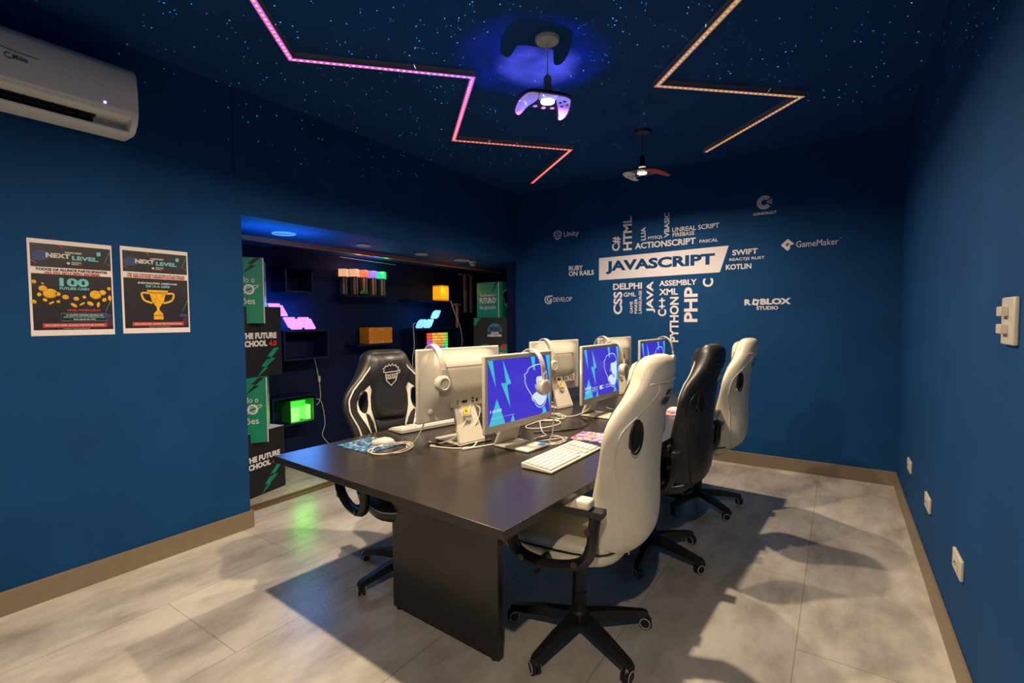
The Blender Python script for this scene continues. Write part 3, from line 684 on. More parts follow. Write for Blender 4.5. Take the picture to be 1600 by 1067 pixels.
def chair(x, y, yaw, base_ang, label, kind, drop=0):
    body = 'white_leather' if kind == 'white' else 'black_leather'
    pipe = 'black_plastic' if kind == 'white' else 'white_leather'
    t = thing('gaming_chair', label, 'chair', TR(x, y, 0, rz=yaw), 'gaming chairs around the desk')
    # base
    obj('gas_column', lambda: MB().lathe([(.030, .075), (.030, .20), (.027, .20), (.027, .30), (.020, .30), (.020, .40)], 20), 'black_plastic', t, key='column')
    obj('base_hub', lambda: MB().lathe([(.042, .072), (.046, .09), (.040, .118), (.032, .125)], 24), 'black_plastic', t, key='hub')
    for i in range(5):
        an = base_ang-yaw+i*2*PI/5
        T = TR(rz=an)
        _leg(t, T)
        caster(t, TR(rz=an) @ TR(.285, 0, .0025) @ TR(rz=1.1+i*.7), 'caster')
    base_parts = set(t.children)
    obj('tilt_mechanism', lambda: MB().box(0, 0, .405, .20, .15, .03).box(-.02, 0, .39, .10, .10, .03), 'black_plastic', t, key='mech', bev=.006)
    obj('lift_lever', lambda: MB().tube(cr([(.03, .06, .40), (.05, .18, .395), (.06, .245, .375)], 5), [.005]*11, False, 8).tube([(.06, .235, .378), (.063, .265, .370)], .008, False, 8), 'black_plastic', t, key='lever')
    # seat
    def seat():
        m = MB(); rows = []
        prof = [(.418, .90), (.425, .97), (.445, 1.0), (.475, 1.0), (.495, .97), (.503, .90)]
        out = []
        for i in range(40):
            a = 2*PI*i/40; ca, sa = math.cos(a), math.sin(a)
            k = (abs(ca)**4+abs(sa)**4)**-.25
            out.append((.03+.245*ca*k, .245*sa*k*(1+.05*ca)))
        n = len(out); vs = []; fs = []
        for z, k in prof:
            for (px, py) in out: vs.append((.03+(px-.03)*k, py*k, z+(.012*(1 if px > .2 else 0) if False else 0)))
        # top dish rings
        for k, dz in ((.72, .0), (.45, -.012), (.15, -.014)):
            for (px, py) in out: vs.append((.03+(px-.03)*k, py*k, .503+dz))
        R = len(prof)+3
        for r in range(R-1):
            for i in range(n):
                j = (i+1) % n; fs.append((r*n+i, r*n+j, (r+1)*n+j, (r+1)*n+i))
        fs += [tuple(range(n-1, -1, -1)), tuple((R-1)*n+i for i in range(n))]
        m.add(vs, fs); return m
    st = obj('seat', seat, body, t, key='seat_'+kind, ang=60)
    def sp():
        out = []
        for i in range(60):
            a = 2*PI*i/60; ca, sa = math.cos(a), math.sin(a); k = (abs(ca)**4+abs(sa)**4)**-.25
            out.append((.03+.247*ca*k, .247*sa*k*(1+.05*ca), .470))
        return MB().tube(out, .0038, True, 6)
    obj('piping', sp, pipe, st, key='seatpipe_'+kind)
    # backrest
    me = cut_backrest(body)
    b = bpy.data.objects.new('backrest', me); C.objects.link(b); b.parent = t
    for s in (-1, 1):
        surf_line([(s*.90, .46), (s*.92, .60), (s*.92, .75), (s*.92, .90), (s*.91, .98), (s*.88, 1.04), (s*.80, 1.085)], 1, .0015, .0042, pipe, 'edge_piping', b, 'edge%d_%s' % (s, kind))
        surf_line([(s*.48, .455), (s*.62, .50), (s*.70, .60), (s*.74, .70), (s*.84, .79), (s*.86, .86), (s*.80, .93), (s*.58, 1.0), (s*.50, 1.05), (s*.62, 1.078)], -1, .0008, .0022, body, 'rear_seam', b, 'seam%d_%s' % (s, kind))
        T, L = hole_frame(s)
        obj('hole_ring', lambda T=T, L=L: MB().tube([T @ Vector((px, py, L/2)) for px, py in HOLE], .004, True, 6).tube([T @ Vector((px, py, -L/2)) for px, py in HOLE], .004, True, 6), 'black_plastic', b, key='ring%d' % s)
    obj('headrest_seam', lambda: MB().tube([bk_pt(s, 1.07+.012*(1-s*s), -1, .0012) for s in [i/10-.8 for i in range(17)]], .003, False, 6), body, b, key='hs_'+kind)
    # lettering on the back of the chair
    p = bk_pt(0, 1.012, -1, .003); up = (bk_pt(0, 1.03, -1)-bk_pt(0, .97, -1)).normalized()
    TL = plane_T(p, (0, -1, 0), up)
    obj('lettering', lambda: MB().text('BRISA', -.030, .012, .030, .036, 0, TL, 0, bold=.08).text('NINJA', -.055, -.034, .055, .004, 0, TL, 0, bold=.08), pipe if kind == 'white' else 'white_leather', b, key='let_'+kind, smooth=False)
    # front of the backrest
    fr = MB()
    rows = [(z, -.52 if z > .98 else -.56, .52 if z > .98 else .56) for z in (.80, .815, .85, .90, .95, 1.0, 1.04, 1.08, 1.11, 1.135, 1.15)]
    rows = [(z, -(.86 if z > 1.06 else .40+.46*max(0, (z-.95)/.11) if z > .95 else .40), (.86 if z > 1.06 else .40+.46*max(0, (z-.95)/.11) if z > .95 else .40)) for z, _, _ in rows]
    obj('head_cushion', lambda: surf_patch(MB(), rows, 1, .028), body, b, key='headc_'+kind, ang=70)
    obj('lumbar_cushion', lambda: surf_patch(MB(), [(z, -.40-.05*(z < .6), .40+.05*(z < .6)) for z in (.46, .48, .52, .58, .64, .70, .75, .79, .80)], 1, .012), body, b, key='lumb_'+kind, ang=70)
    for s in (-1, 1):
        # pale inner wing panel with the hole kept open: two strips around the hole
        def wing(s=s):
            m = MB()
            # outline: diamond in (s,z); build quads on a polar grid between hole edge and outline
            O = [(.42, .62), (.425, .545), (.45, .58), (.56, .69), (.70, .79), (.755, .86), (.74, .91), (.62, .96), (.44, 1.0), (.42, .95), (.42, .86), (.42, .74)]
            O = cr([(a, z, 0) for a, z in O], 3, True); n = len(O)
            T, L = hole_frame(s); vs = []
            for q in O: vs.append(tuple(bk_pt(s*q.x, q.y, 1, .0022)))
            cz = sum(q.y for q in O)/n
            for q in O:
                an = math.atan2((q.y-HZ)/.06, (q.x-HS)/.12)
                vs.append(tuple(bk_pt(s*(HS+.122*math.cos(an)), HZ+.058*math.sin(an), 1, .0022)))
            fs = [(i, (i+1) % n, n+(i+1) % n, n+i) for i in range(n)]
            if s < 0: fs = [f[::-1] for f in fs]
            m.add(vs, fs); return m
        tag(obj('wing_panel', wing, 'white_leather' if kind == 'black' else 'black_leather', b, key='wing%d_%s' % (s, kind)), 'pale inner wing panel around an oval opening' if kind == 'black' else 'dark inner wing panel around an oval opening')
    # emblem on the head cushion
    p = bk_pt(0, 1.03, 1, .0325); up = (bk_pt(0, 1.08, 1)-bk_pt(0, .98, 1)).normalized(); TE = plane_T(p, (0, 1, 0), up)
    def emblem():
        m = MB()
        m.stroke([(-.034, .020), (-.046, .024), (-.040, .034), (-.048, .042), (-.036, .046), (-.034, .056), (-.022, .052), (-.014, .064), (-.004, .054), (.006, .066), (.014, .054), (.026, .060), (.028, .048), (.042, .046), (.036, .036), (.046, .030), (.036, .024)], .004, False, 0, TE)
        m.stroke([(-.034, .020), (.036, .024)], .004, False, 0, TE); m.stroke([(-.030, .006), (.030, .010)], .003, False, 0, TE)
        m.stroke([(-.032, .014), (-.032, .0), (-.026, -.026), (0, -.052), (.026, -.024), (.032, .0), (.032, .016)], .0042, False, 0, TE)
        m.stroke(ell(-.013, -.004, .010, .005, 12), .003, True, 0, TE); m.stroke(ell(.013, -.002, .010, .005, 12), .003, True, 0, TE)
        m.stroke([(-.026, -.012), (-.010, -.016), (0, -.012), (.012, -.014), (.026, -.010)], .003, False, 0, TE)
        m.stroke([(.036, .022), (.050, .032), (.048, .016), (.036, .012)], .0035, False, 0, TE)
        return m
    obj('emblem', emblem, 'white_leather' if kind == 'black' else 'black_plastic', b, key='emb_'+kind, smooth=False)
    # armrests
    for s in (-1, 1):
        def arm(s=s):
            m = MB()
            pth = [(-.183, .285*s, .653), (-.178, .298*s, .60), (-.172, .303*s, .535), (-.135, .303*s, .478), (-.03, .300*s, .444), (.085, .292*s, .446), (.135, .290*s, .48), (.150, .290*s, .56), (.150, .290*s, .645)]
            q = cr(pth, 4)
            m.tube(q, .024, False, 8, flat=.85)
            m.box(-.018, .287*s, .653, .385, .050, .022)
            m.cyl(.012, .0, .008, 10, 0, TR(-.168, .322*s, .60, rx=-PI/2*s)).cyl(.012, 0, .008, 10, 0, TR(-.12, .322*s, .478, rx=-PI/2*s)).cyl(.012, 0, .008, 10, 0, TR(.09, .312*s, .45, rx=-PI/2*s))
            m.tube([(.02, .30*s, .446), (.02, .12*s, .425)], .016, False, 8)
            return m
        a = obj('armrest', arm, 'black_plastic', t, key='arm%d' % s, ang=50)
        obj('arm_pad', lambda s=s: MB().box(-.035, .287*s, .680, .27, .056, .034), body, a, key='pad%d_%s' % (s, kind), bev=.011, seg=3)
    for c in t.children:
        if c not in base_parts: c.location.z -= drop
    return t
def _leg(t, T):
    if 'leg' in CACHE:
        return obj('base_leg', None, None, t, T, key='leg')
    m = MB()
    m.add([(.03, -.026, .078), (.03, .026, .078), (.03, .020, .116), (.03, -.020, .116), (.16, -.024, .068), (.16, .024, .068), (.16, .017, .102), (.16, -.017, .102), (.286, -.018, .052), (.286, .018, .052), (.286, .013, .078), (.286, -.013, .078), (.302, -.011, .054), (.302, .011, .054), (.302, .008, .072), (.302, -.008, .072)],
          [(0, 3, 2, 1)]+[f for q in (0, 4, 8) for f in ((q, q+1, q+5, q+4), (q+1, q+2, q+6, q+5), (q+2, q+3, q+7, q+6), (q+3, q, q+4, q+7))]+[(12, 13, 14, 15)])
    me = mesh('base_leg', m, 'black_plastic', True, 60); CACHE['leg'] = me
    o = bpy.data.objects.new('base_leg', me); C.objects.link(o); o.parent = t; o.matrix_local = T
    return o
R_ = math.radians
chair(-.86, 1.76, R_(183), R_(-98), 'nearest white gaming chair with its back to the camera side', 'white')
chair(-.842, 2.617, R_(183), R_(-13.5), 'black gaming chair between the two white ones on the right side', 'black')
chair(-.80, 3.496, R_(181), R_(-37.5), 'farthest white gaming chair by the back wall', 'white')
chair(-1.807, 1.75, R_(-19), R_(-98.6), 'black gaming chair with white wings facing the camera across the desk', 'black', .028)

# ------------------------------------------------------------------ monitors
MW, MH = .49, .335
SX, SY = .452, .280
def nrm(px, py):
    x = (px-428)/517; top = 238-26*x; h = 567-90*x
    return ((x-.5)*SX, (.5-(py-top)/h)*SY)
def screen_art(rowicons):
    m = MB(); F = plane_T((.0228, 0, .230), (0, 1, 0), (0, 0, 1))
    N = lambda L: [nrm(*p) for p in L]
    cl = lambda L: [(max(-SX/2, min(SX/2, a)), max(-SY/2, min(SY/2, b))) for a, b in L]
    m.flat([(-SX/2, -SY/2), (SX/2, -SY/2), (SX/2, SY/2), (-SX/2, SY/2)], 0, F, 0)
    for P in ([(428, 238), (466, 236), (487, 470)], [(540, 236), (605, 440), (572, 452), (597, 645), (525, 432), (564, 436)], [(432, 806), (493, 565), (556, 782)], [(597, 772), (617, 700), (632, 765)], [(768, 222), (805, 220), (808, 340), (790, 330)], [(905, 214), (945, 211), (947, 650), (925, 560), (938, 400)], [(855, 730), (880, 690), (868, 660), (895, 640), (915, 718)]):
        m.flat(cl(N(P)), 1, F, .0003)
    hd = [(712, 376), (735, 352), (752, 318), (800, 296), (850, 288), (872, 304), (868, 290), (900, 330), (916, 385), (912, 440), (918, 500), (908, 585), (886, 632), (850, 652), (818, 636), (802, 600), (780, 588), (776, 552), (748, 505), (730, 470), (716, 420), (722, 398)]
    m.stroke([(p.x, p.y) for p in cr([(*nrm(*p), 0) for p in hd], 4, True)], .0040, True, 2, F, .0007)
    m.flat([(p.x, p.y) for p in cr([(*nrm(*p), 0) for p in [(822, 396), (870, 388), (912, 372), (916, 470), (905, 520), (862, 520), (835, 490), (820, 450)]], 3, True)], 2, F, .0005)
    m.flat([(p.x, p.y) for p in cr([(*nrm(*p), 0) for p in [(800, 534), (835, 515), (870, 535), (910, 515), (905, 575), (880, 622), (848, 636), (822, 618), (806, 590), (786, 582), (784, 552)]], 3, True)], 2, F, .0005)
    m.stroke([(p.x, p.y) for p in cr([(*nrm(*p), 0) for p in [(846, 536), (868, 548), (892, 540)]], 4)], .0035, False, 0, F, .0009)
    m.stroke([nrm(805, 455), nrm(812, 490)], .003, False, 2, F, .0007)
    a, b = nrm(443, 690), nrm(528, 648); m.text('14:00', a[0], a[1], b[0], b[1], 2, F, .0007, bold=.012)
    a, b = nrm(445, 735), nrm(628, 704); m.text('quinta-feira, 9 de outubro', a[0], a[1], b[0], b[1], 2, F, .0007, bold=.012)
    if rowicons:
        for k, (u0, u1) in enumerate([(.03, .10), (.13, .17), (.22, .26), (.27, .30), (.33, .37), (.43, .49), (.50, .55), (.61, .66), (.68, .73)]):
            m.stroke([((u0-.5)*SX, -.30*SY), ((u1-.5)*SX, -.30*SY), ((u1-.5)*SX, -.36*SY), ((u0-.5)*SX, -.36*SY)], .003, True, 2, F, .0007)
        m.flat([(-.07*SX, -.37*SY), (-.01*SX, -.37*SY), (-.01*SX, -.29*SY), (-.07*SX, -.29*SY)], 2, F, .0007)
    return m
def monitor(u, v, yaw, label, z=.094, icons=False, sticker=True):
    t = thing('monitor', label, 'monitor', TD @ TR(u, v, ZT, rz=yaw), 'white all-in-one monitors on the desk')
    zc = z+MH/2
    obj('base_plate', lambda: MB().box(0, 0, .006, .20, .155, .012), 'white_plastic', t, bev=.005, key='mbase')
    def stand():
        m = MB()
        A = [(-.10, .012), (-.085, .012), (-.022, .165), (-.022, .19), (-.034, .185)]
        n = len(A); wb, wt = .078, .058
        vs = []
        for sgn in (-1, 1):
            for x, zz in A:
                k = (zz-.012)/.178; vs.append((x, sgn*(wb+(wt-wb)*k), zz))
        fs = [tuple(range(n-1, -1, -1)), tuple(range(n, 2*n))]+[(i, (i+1) % n, n+(i+1) % n, n+i) for i in range(n)]
        m.add(vs, fs); return m
    s = obj('stand', stand, 'white_plastic', t, bev=.003, key='mstand')
    n = Vector((-.173, 0, .066)).normalized(); upv = Vector((.066, 0, .173)).normalized()
    TS = plane_T(Vector((-.068, 0, .098))+n*.004, (0, -1, 0), upv)
    obj('cable_clip', lambda: MB().prism([(a, b) for a, b in arc(0, .028, .022, 180, 360, 14)], -.004, .004, 0, TS).prism([(-.022, .028), (.022, .028), (.022, .036), (-.022, .036)], -.004, .006, 0, TS), 'grey_plastic', s, key='mclip')
    tag(obj('sticker', lambda: MB().flat([(-.016, .038), (.014, .040), (.013, .070), (-.017, .068)], 0, TS, .0015).text('E', -.006, .048, .004, .060, 1, TS, .002, bold=.02), ['yellow_sticker', 'print_black'], s, key='mstick', smooth=False), 'yellow sticker')
    hs = obj('screen_housing', lambda: MB().box(.013, 0, .224, .018, MW, MH), 'white_plastic', t, TR(-.02, 0, z-.0565), bev=.006, key='mhouse', seg=3)
    def rear():
        m = MB(); ny, nz = 22, 16; vs = []; fs = []
        sm = lambda q: (lambda c: c*c*(3-2*c))(max(0, min(1, q)))
        for a in range(ny+1):
            y = -MW/2+.002+(MW-.004)*a/ny
            for c in range(nz+1):
                zz = -MH/2+.002+(MH-.004)*c/nz
                f = sm((MW/2-abs(y))/.13)*sm((zz+MH/2)/.15)*sm((MH/2-zz)/.09)
                vs.append((.006-.036*f, y, .224+zz))
        for a in range(ny):
            for c in range(nz):
                q = a*(nz+1)+c; fs.append((q, q+1, q+nz+2, q+nz+1))
        o = len(vs); vs += [(.007, -MW/2+.002, .224-MH/2+.002), (.007, -MW/2+.002, .224+MH/2-.002), (.007, MW/2-.002, .224+MH/2-.002), (.007, MW/2-.002, .224-MH/2+.002)]
        fs.append((o, o+3, o+2, o+1))
        m.add(vs, fs); return m
    obj('rear_cover', rear, 'white_plastic', hs, key='mrear', ang=60)
    obj('vent_slot', lambda: MB().box(-.027, -.02, .305, .006, .26, .004), 'grey_plastic', hs, key='mvent', smooth=False)
    def ports():
        m = MB().box(-.012, -.045, .136, .014, .25, .044, 0)
        for y, zz, a, b in ((.04, .124, .012, .004), (.04, .113, .006, .006), (.0, .118, .030, .012), (-.05, .128, .012, .008), (-.05, .114, .012, .008), (-.075, .118, .010, .016), (-.115, .124, .010, .008), (-.14, .128, .009, .009), (-.14, .112, .009, .009)):
            m.box(-.0192, y, zz+.018, .002, a, b, 1)
        return m
    obj('port_panel', ports, ['white_plastic', 'dark'], hs, key='mports', smooth=False)
    obj('power_button', lambda: MB().lathe([(.014, 0), (.014, .002), (.012, .003)], 20, 0, TR(-.0, .18, .105, ry=-PI/2)), 'white_plastic', hs, key='mbtn')
    scr = obj('screen', lambda: screen_art(icons), ['sc_blue', 'sc_cyan', 'sc_white'], hs, key='mscr%d' % icons, smooth=False)
    obj('logo', lambda: MB().stroke(ell(-.008, .073, .0045, .0045, 14), .0014, True, 0, plane_T((.0226, 0, 0), (0, 1, 0), (0, 0, 1))).text('LG', .000, .069, .014, .077, 0, plane_T((.0226, 0, 0), (0, 1, 0), (0, 0, 1)), 0, bold=.02), 'grey_plastic', hs, key='mlogo', smooth=False)
    obj('webcam', lambda: MB().box(.0222, 0, .362, .001, .008, .004), 'dark', hs, key='mcam', smooth=False)
    return t
MR = [(-.495, .752, R_(-2)), (-.52, 1.60, R_(.5)), (-.53, 2.44, 0)]
ML = [(-.800, .668, R_(180-9)), (-.930, 1.72, R_(180-8)), (-.87, 2.50, R_(180-5))]
monitor(*MR[0], 'nearest lit blue monitor with a white keyboard in front of it')
monitor(*MR[1], 'middle lit blue monitor showing a row of small icons', icons=True)
monitor(*MR[2], 'farthest lit monitor peeking over the nearest white chair')
monitor(*ML[0], 'nearest monitor seen from behind, beside the facing black chair', z=.115)
monitor(*ML[1], 'middle monitor seen from behind, left of the middle lit screen', z=.105)
monitor(*ML[2], 'farthest monitor seen from behind, mostly hidden by the middle lit screen', z=.10)

# ------------------------------------------------------------------ headsets
def headset(mon, h_off, label, front_cup=True, swing=0.0, zdrop=.115, z=.094, lift=.0):
    u, v, yaw = mon
    t = thing('headset', label, 'headset', TD @ TR(u, v, ZT, rz=yaw) @ TR(0, h_off, z+MH, rz=swing), 'white headsets hung on the monitors')
    W = .062
    top = lift
    pth = [(-W-.012, 0, top-.115), (-W-.006, 0, top-.06), (-W*.72, 0, top-.012), (0, 0, top+.012), (W*.72, 0, top-.012), (W+.006, 0, top-.06), (W+.012, 0, top-.115)]
    q = cr(pth, 6)
    m = MB(); n = len(q); vs = []; fs = []
    for p in q:
        d = Vector((p.x, 0, p.z-(top-.07))).normalized()
        for k in (-1, 1):
            for r in (0, .005): vs.append((p.x+d.x*r, k*.014, p.z+d.z*r))
    for i in range(n-1):
        a = i*4; fs += [(a, a+4, a+5, a+1), (a+2, a+3, a+7, a+6), (a+1, a+5, a+7, a+3), (a, a+2, a+6, a+4)]
    fs += [(0, 1, 3, 2), (4*n-4, 4*n-2, 4*n-1, 4*n-3)]
    m.add(vs, fs); obj('headband', m, 'white_plastic', t)
    for s in (-1, 1):
        c = obj('ear_cup', lambda: MB().lathe([(.030, -.012), (.037, -.008), (.038, .004), (.034, .012), (.026, .015), (.024, .013)], 24), 'white_plastic', t, TR(s*(W+.016), 0, top-.158, ry=s*PI/2), key='cup')
        obj('ear_pad', lambda: MB().lathe([(.020, -.026), (.032, -.024), (.035, -.016), (.032, -.011)], 24), 'white_plastic', c, key='epad')
        obj('yoke', MB().box(-s*.046, 0, .004, .036, .020, .006), 'white_plastic', c, smooth=False)
    return t
headset(ML[0], .150, 'white headset hung over the nearest rear-facing monitor', z=.115, lift=.004)
headset(MR[0], .075, 'white headset hung over the nearest lit screen, covering the cartoon head')
headset(ML[1], .10, 'white headset hung over the middle rear-facing monitor', z=.105)
headset(MR[1], .15, 'white headset hung over the right end of the middle lit screen')
headset(MR[2], .20, 'white headset hung over the farthest lit screen')
headset(ML[2], .17, 'white headset hung over the farthest rear-facing monitor', z=.10)

# ------------------------------------------------------------------ keyboards, mice, pads, cables, card stand
def keyboard(u, v, rot, label):
    t = thing('keyboard', label, 'keyboard', TD @ TR(u, v, ZT, rz=rot), 'white keyboards on the desk')
    # local X is the long side
    obj('case', lambda: MB().prism([(-.070, .006), (-.068, .002), (.068, .004), (.070, .024), (-.068, .010)], -.215, .215, 0, plane_T((0, 0, 0), (0, 1, 0), (0, 0, 1))), 'white_plastic', t, bev=.003, key='kcase')
    TKEY = lambda yy: .0105+(yy+.068)*.0985
    for r in range(6):
        yy = .052-r*.0205
        xs = []
        if r == 5: xs = [(-.195, .022), (-.171, .022), (-.147, .022), (-.085, .095), (-.022, .022), (.002, .022), (.026, .022)]
        else: xs = [(-.198+i*.0187, .0165) for i in range(13)]+[(.054, .026)]
        xs += [(.088+i*.0187, .0165) for i in range(2)]+[(.140+i*.0187, .0165) for i in range(4)]
        for x, wd in xs:
            o = obj('keycap', lambda wd=wd: MB().box(0, 0, .002, wd, .0165, .004), 'white_paint', t, TR(x, yy, TKEY(yy)+.0006, rx=.098), key='key%.3f' % wd, smooth=False)
    return t
k1 = keyboard(-.236, .700, R_(90+2), 'white keyboard on the desk edge in front of the nearest white chair')
keyboard(-1.15, .80, R_(90-10+180), 'white keyboard seen edge-on behind the nearest rear-facing monitor')
def slab_pad(u, v, rot, w, d, m, label):
    tag(obj('mouse_pad', MB().box(0, 0, .0015, w, d, .003), m, None, TD @ TR(u, v, ZT, rz=rot), smooth=False), label, 'mouse pad', 'patterned mouse pads')
slab_pad(-1.085, .36, R_(0), .24, .20, 'art_cool', 'green and blue patterned mouse pad near the left desk corner')
slab_pad(-.30, 1.10, R_(8), .20, .18, 'art_warm', 'red and orange patterned mouse pad beside the keyboard by the nearest chair')
slab_pad(-.20, 1.93, R_(0), .22, .18, 'art_warm', 'red patterned mouse pad glimpsed between the white and black chairs')
def mouse(u, v, rot, zz, label):
    t = thing('computer_mouse', label, 'mouse', TD @ TR(u, v, ZT+zz, rz=rot), 'white computer mice')
    def body():
        vs = []; fs = []; n = 20
        rings = [(.0, .92), (.006, 1.0), (.014, .98), (.022, .86), (.029, .62), (.033, .30), (.0335, .05)]
        for z, k in rings:
            for i in range(n):
                a = 2*PI*i/n; ca, sa = math.cos(a), math.sin(a); kk = (abs(ca)**2.6+abs(sa)**2.6)**(-1/2.6)
                vs.append((.056*ca*kk*k-.004*(1-k), .031*sa*kk*k, z*(1-.18*max(0, ca))))
        for r in range(len(rings)-1):
            for i in range(n):
                j = (i+1) % n; fs.append((r*n+i, r*n+j, (r+1)*n+j, (r+1)*n+i))
        fs += [tuple(range(n-1, -1, -1)), tuple((len(rings)-1)*n+i for i in range(n))]
        m = MB(); m.add(vs, fs); return m
    obj('shell', body, 'white_plastic', t, key='mouse', ang=70)
    obj('scroll_wheel', lambda: MB().cyl(.006, -.003, .003, 14, 0, TR(.030, 0, .0245, rx=PI/2)), 'grey_plastic', t, key='mwheel')
    obj('button_gap', lambda: MB().tube(cr([(.052, 0, .014), (.042, 0, .0225), (.02, 0, .0290), (.0, 0, .0330)], 4), .0008, False, 4), 'grey_plastic', t, key='mgap')
mouse(-1.035, .395, R_(215), .003, 'white mouse on the green and blue mouse pad')
mouse(-.19, 1.95, R_(10), .003, 'white mouse on the red pad between the white and black chairs')

def cable(name, label, pts, r=.0026, m='white_plastic', lift=True, cat='cable', group=None, k=8, plug=None):
    P = [(TD @ Vector((p[0], p[1], ZT+(p[2] if len(p) > 2 else 0)+r))) for p in pts]
    q = cr(P, k)
    t = thing(name, label, cat, TR(*P[0]), group)
    I = TR(*P[0]).inverted()
    obj('cord', MB().tube([I @ p for p in q], r, False, 6), m, t)
    if plug:
        d = (q[-1]-q[-3]).normalized(); e = q[-1]
        obj('plug', MB().tube([I @ e, I @ (e+d*.03)], r*2.2, False, 8), m, t)
def coil(cu, cv, ru, rv, n, ph=0, dz=.003):
    out = []
    for i in range(n):
        a = ph+2*PI*i/9; k = 1+.12*math.sin(i*1.7); out.append((cu+ru*k*math.cos(a), cv+rv*k*math.sin(a), .002+dz*(i//9)+.001*(i % 3)))
    return out
cable('headset_cable', 'pale coiled headset cable beside the mouse at the left of the desk', [(-.845, .50, .25), (-.85, .49, .12), (-.88, .46, .03), (-.92, .44, .0)]+coil(-.93, .36, .075, .10, 22, .6), .0026, group='white cables')
cable('headset_cable', 'pale coiled headset cable behind the keyboard and nearest lit monitor', [(-.41, .905, .27), (-.415, .905, .14), (-.42, .90, .04), (-.43, .89, .0)]+coil(-.44, .90, .07, .085, 20, .2)+[(-.50, .80, .004), (-.60, .72, .004)], .0026, group='white cables')
cable('white_cable', 'white cable with plug lying in front of the nearest monitor stand', [(-.70, .68, .004), (-.66, .60, .0), (-.70, .545, .0), (-.76, .52, .0), (-.80, .51, .0)], .0034, group='white cables', plug=True)
cable('white_cable', 'short white cable with plug by the corner of the nearest monitor base', [(-.60, .80, .0), (-.615, .70, .0), (-.64, .62, .0), (-.66, .575, .0)], .0034, group='white cables', plug=True)
cable('white_cable', 'white cable drooping from the ports of the nearest rear-facing monitor to its stand', [(-.757, .70, .17), (-.742, .67, .14), (-.735, .62, .08), (-.76, .58, .03), (-.83, .55, .002), (-.90, .56, .0)], .0026, group='white cables')
cable('white_cable', 'second white cable looping down over the nearest rear-facing stand', [(-.757, .73, .165), (-.728, .735, .15), (-.72, .70, .09), (-.74, .64, .03), (-.80, .60, .002), (-.88, .63, .0)], .0022, group='white cables')
cable('black_power_cable', 'black power cable curling from the nearest rear-facing monitor down behind its stand', [(-.755, .79, .18), (-.735, .81, .175), (-.725, .84, .12), (-.73, .85, .04), (-.70, .84, .002), (-.62, .88, .0), (-.66, .98, .0)], .0034, 'black_plastic')
cable('black_cable', 'black cable with plugs lying under the nearest rear-facing stand', [(-.86, .52, .0), (-.82, .545, .0), (-.78, .535, .0), (-.75, .56, .0), (-.72, .60, .0), (-.68, .72, .0)], .004, 'black_plastic', plug=True)
cable('white_cable', 'white cable tangle between the middle rear-facing stand and nearest lit monitor', [(-.86, 1.52, .17), (-.84, 1.50, .12), (-.83, 1.47, .05), (-.80, 1.42, .0)]+coil(-.74, 1.36, .08, .11, 16, 0), .003, group='white cables')
cable('white_cable', 'white cable loop hanging behind the right edge of the nearest lit screen', coil(-.66, 1.18, .07, .12, 12, 1.2)+[(-.58, 1.05, .0), (-.50, .98, .0)], .003, group='white cables')
cable('white_cable', 'white cable lying from the tangle toward the middle lit monitor base', [(-.80, 1.50, .0), (-.70, 1.44, .0), (-.62, 1.47, .01), (-.56, 1.52, .05), (-.55, 1.56, .10)], .0028, group='white cables')
cable('black_cable', 'black cable sweeping across the desk between the nearest and middle lit monitors', [(-.60, 1.0, .0), (-.52, 1.10, .0), (-.46, 1.22, .0), (-.48, 1.36, .0), (-.58, 1.46, .0)], .003, 'black_plastic')
cable('white_cable', 'white cable behind the base of the middle lit monitor', [(-.62, 1.86, .0), (-.50, 1.80, .0), (-.40, 1.86, .0), (-.36, 1.96, .01), (-.45, 2.06, .0)], .003, group='white cables')
cable('headset_cable', 'headset cable falling from the headset on the middle lit screen', [(-.43, 1.81, .26), (-.43, 1.815, .12), (-.42, 1.83, .02), (-.36, 1.90, .0), (-.30, 1.98, .0)], .0026, group='white cables')
tag(obj('sticker_tab', MB().box(0, 0, .0005, .03, .05, .001), 'blue_sticker', None, TD @ TR(-.415, .805, ZT+.0122, rz=.1), smooth=False), 'small blue sticker on the base of the nearest lit monitor', 'sticker')
# ------------------------------------------------------------------ alcove: shelves and lamps
XW = XA
def shelf_box(y0, y1, z0, z1, label, depth=.22, th=.016, back=True, closed_left=False):
    t = thing('wall_shelf', label, 'shelf', TR(XW, (y0+y1)/2, z0), 'navy shelves in the alcove')
    w, h = y1-y0, z1-z0
    obj('bottom_board', MB().box2(0, depth, -w/2, w/2, 0, th), 'shelf', t, smooth=False)
    obj('top_board', MB().box2(0, depth, -w/2, w/2, h-th, h), 'shelf', t, smooth=False)
    for s in (-1, 1): obj('side_board', MB().box2(0, depth, s*w/2-(th if s > 0 else 0), s*w/2+(th if s < 0 else 0), th, h-th), 'shelf', t, smooth=False)
def ledge(y0, y1, z, label, depth=.20):
    tag(obj('wall_shelf', MB().box(depth/2, 0, -.009, depth, y1-y0, .018), 'shelf', None, TR(XW, (y0+y1)/2, z), smooth=False), label, 'shelf', 'navy shelves in the alcove')
shelf_box(2.43, 2.70, 1.555, 1.775, 'small square shelf box high in the alcove left of the coloured post lamps')
shelf_box(2.40, 2.85, .955, 1.222, 'wide shelf box under the violet triangle lamp')
shelf_box(2.28, 2.70, .385, .64, 'low shelf box holding the glowing green cube scene')
ledge(3.05, 3.72, 1.555, 'shelf ledge under the four coloured post lamps')
ledge(3.20, 3.75, 1.06, 'shelf ledge under the orange block pair')
ledge(3.95, 4.66, 1.535, 'shelf ledge under the amber cube lamp')
shelf_box(3.98, 4.76, .93, 1.205, 'shelf box under the pale blue triangle lamp')
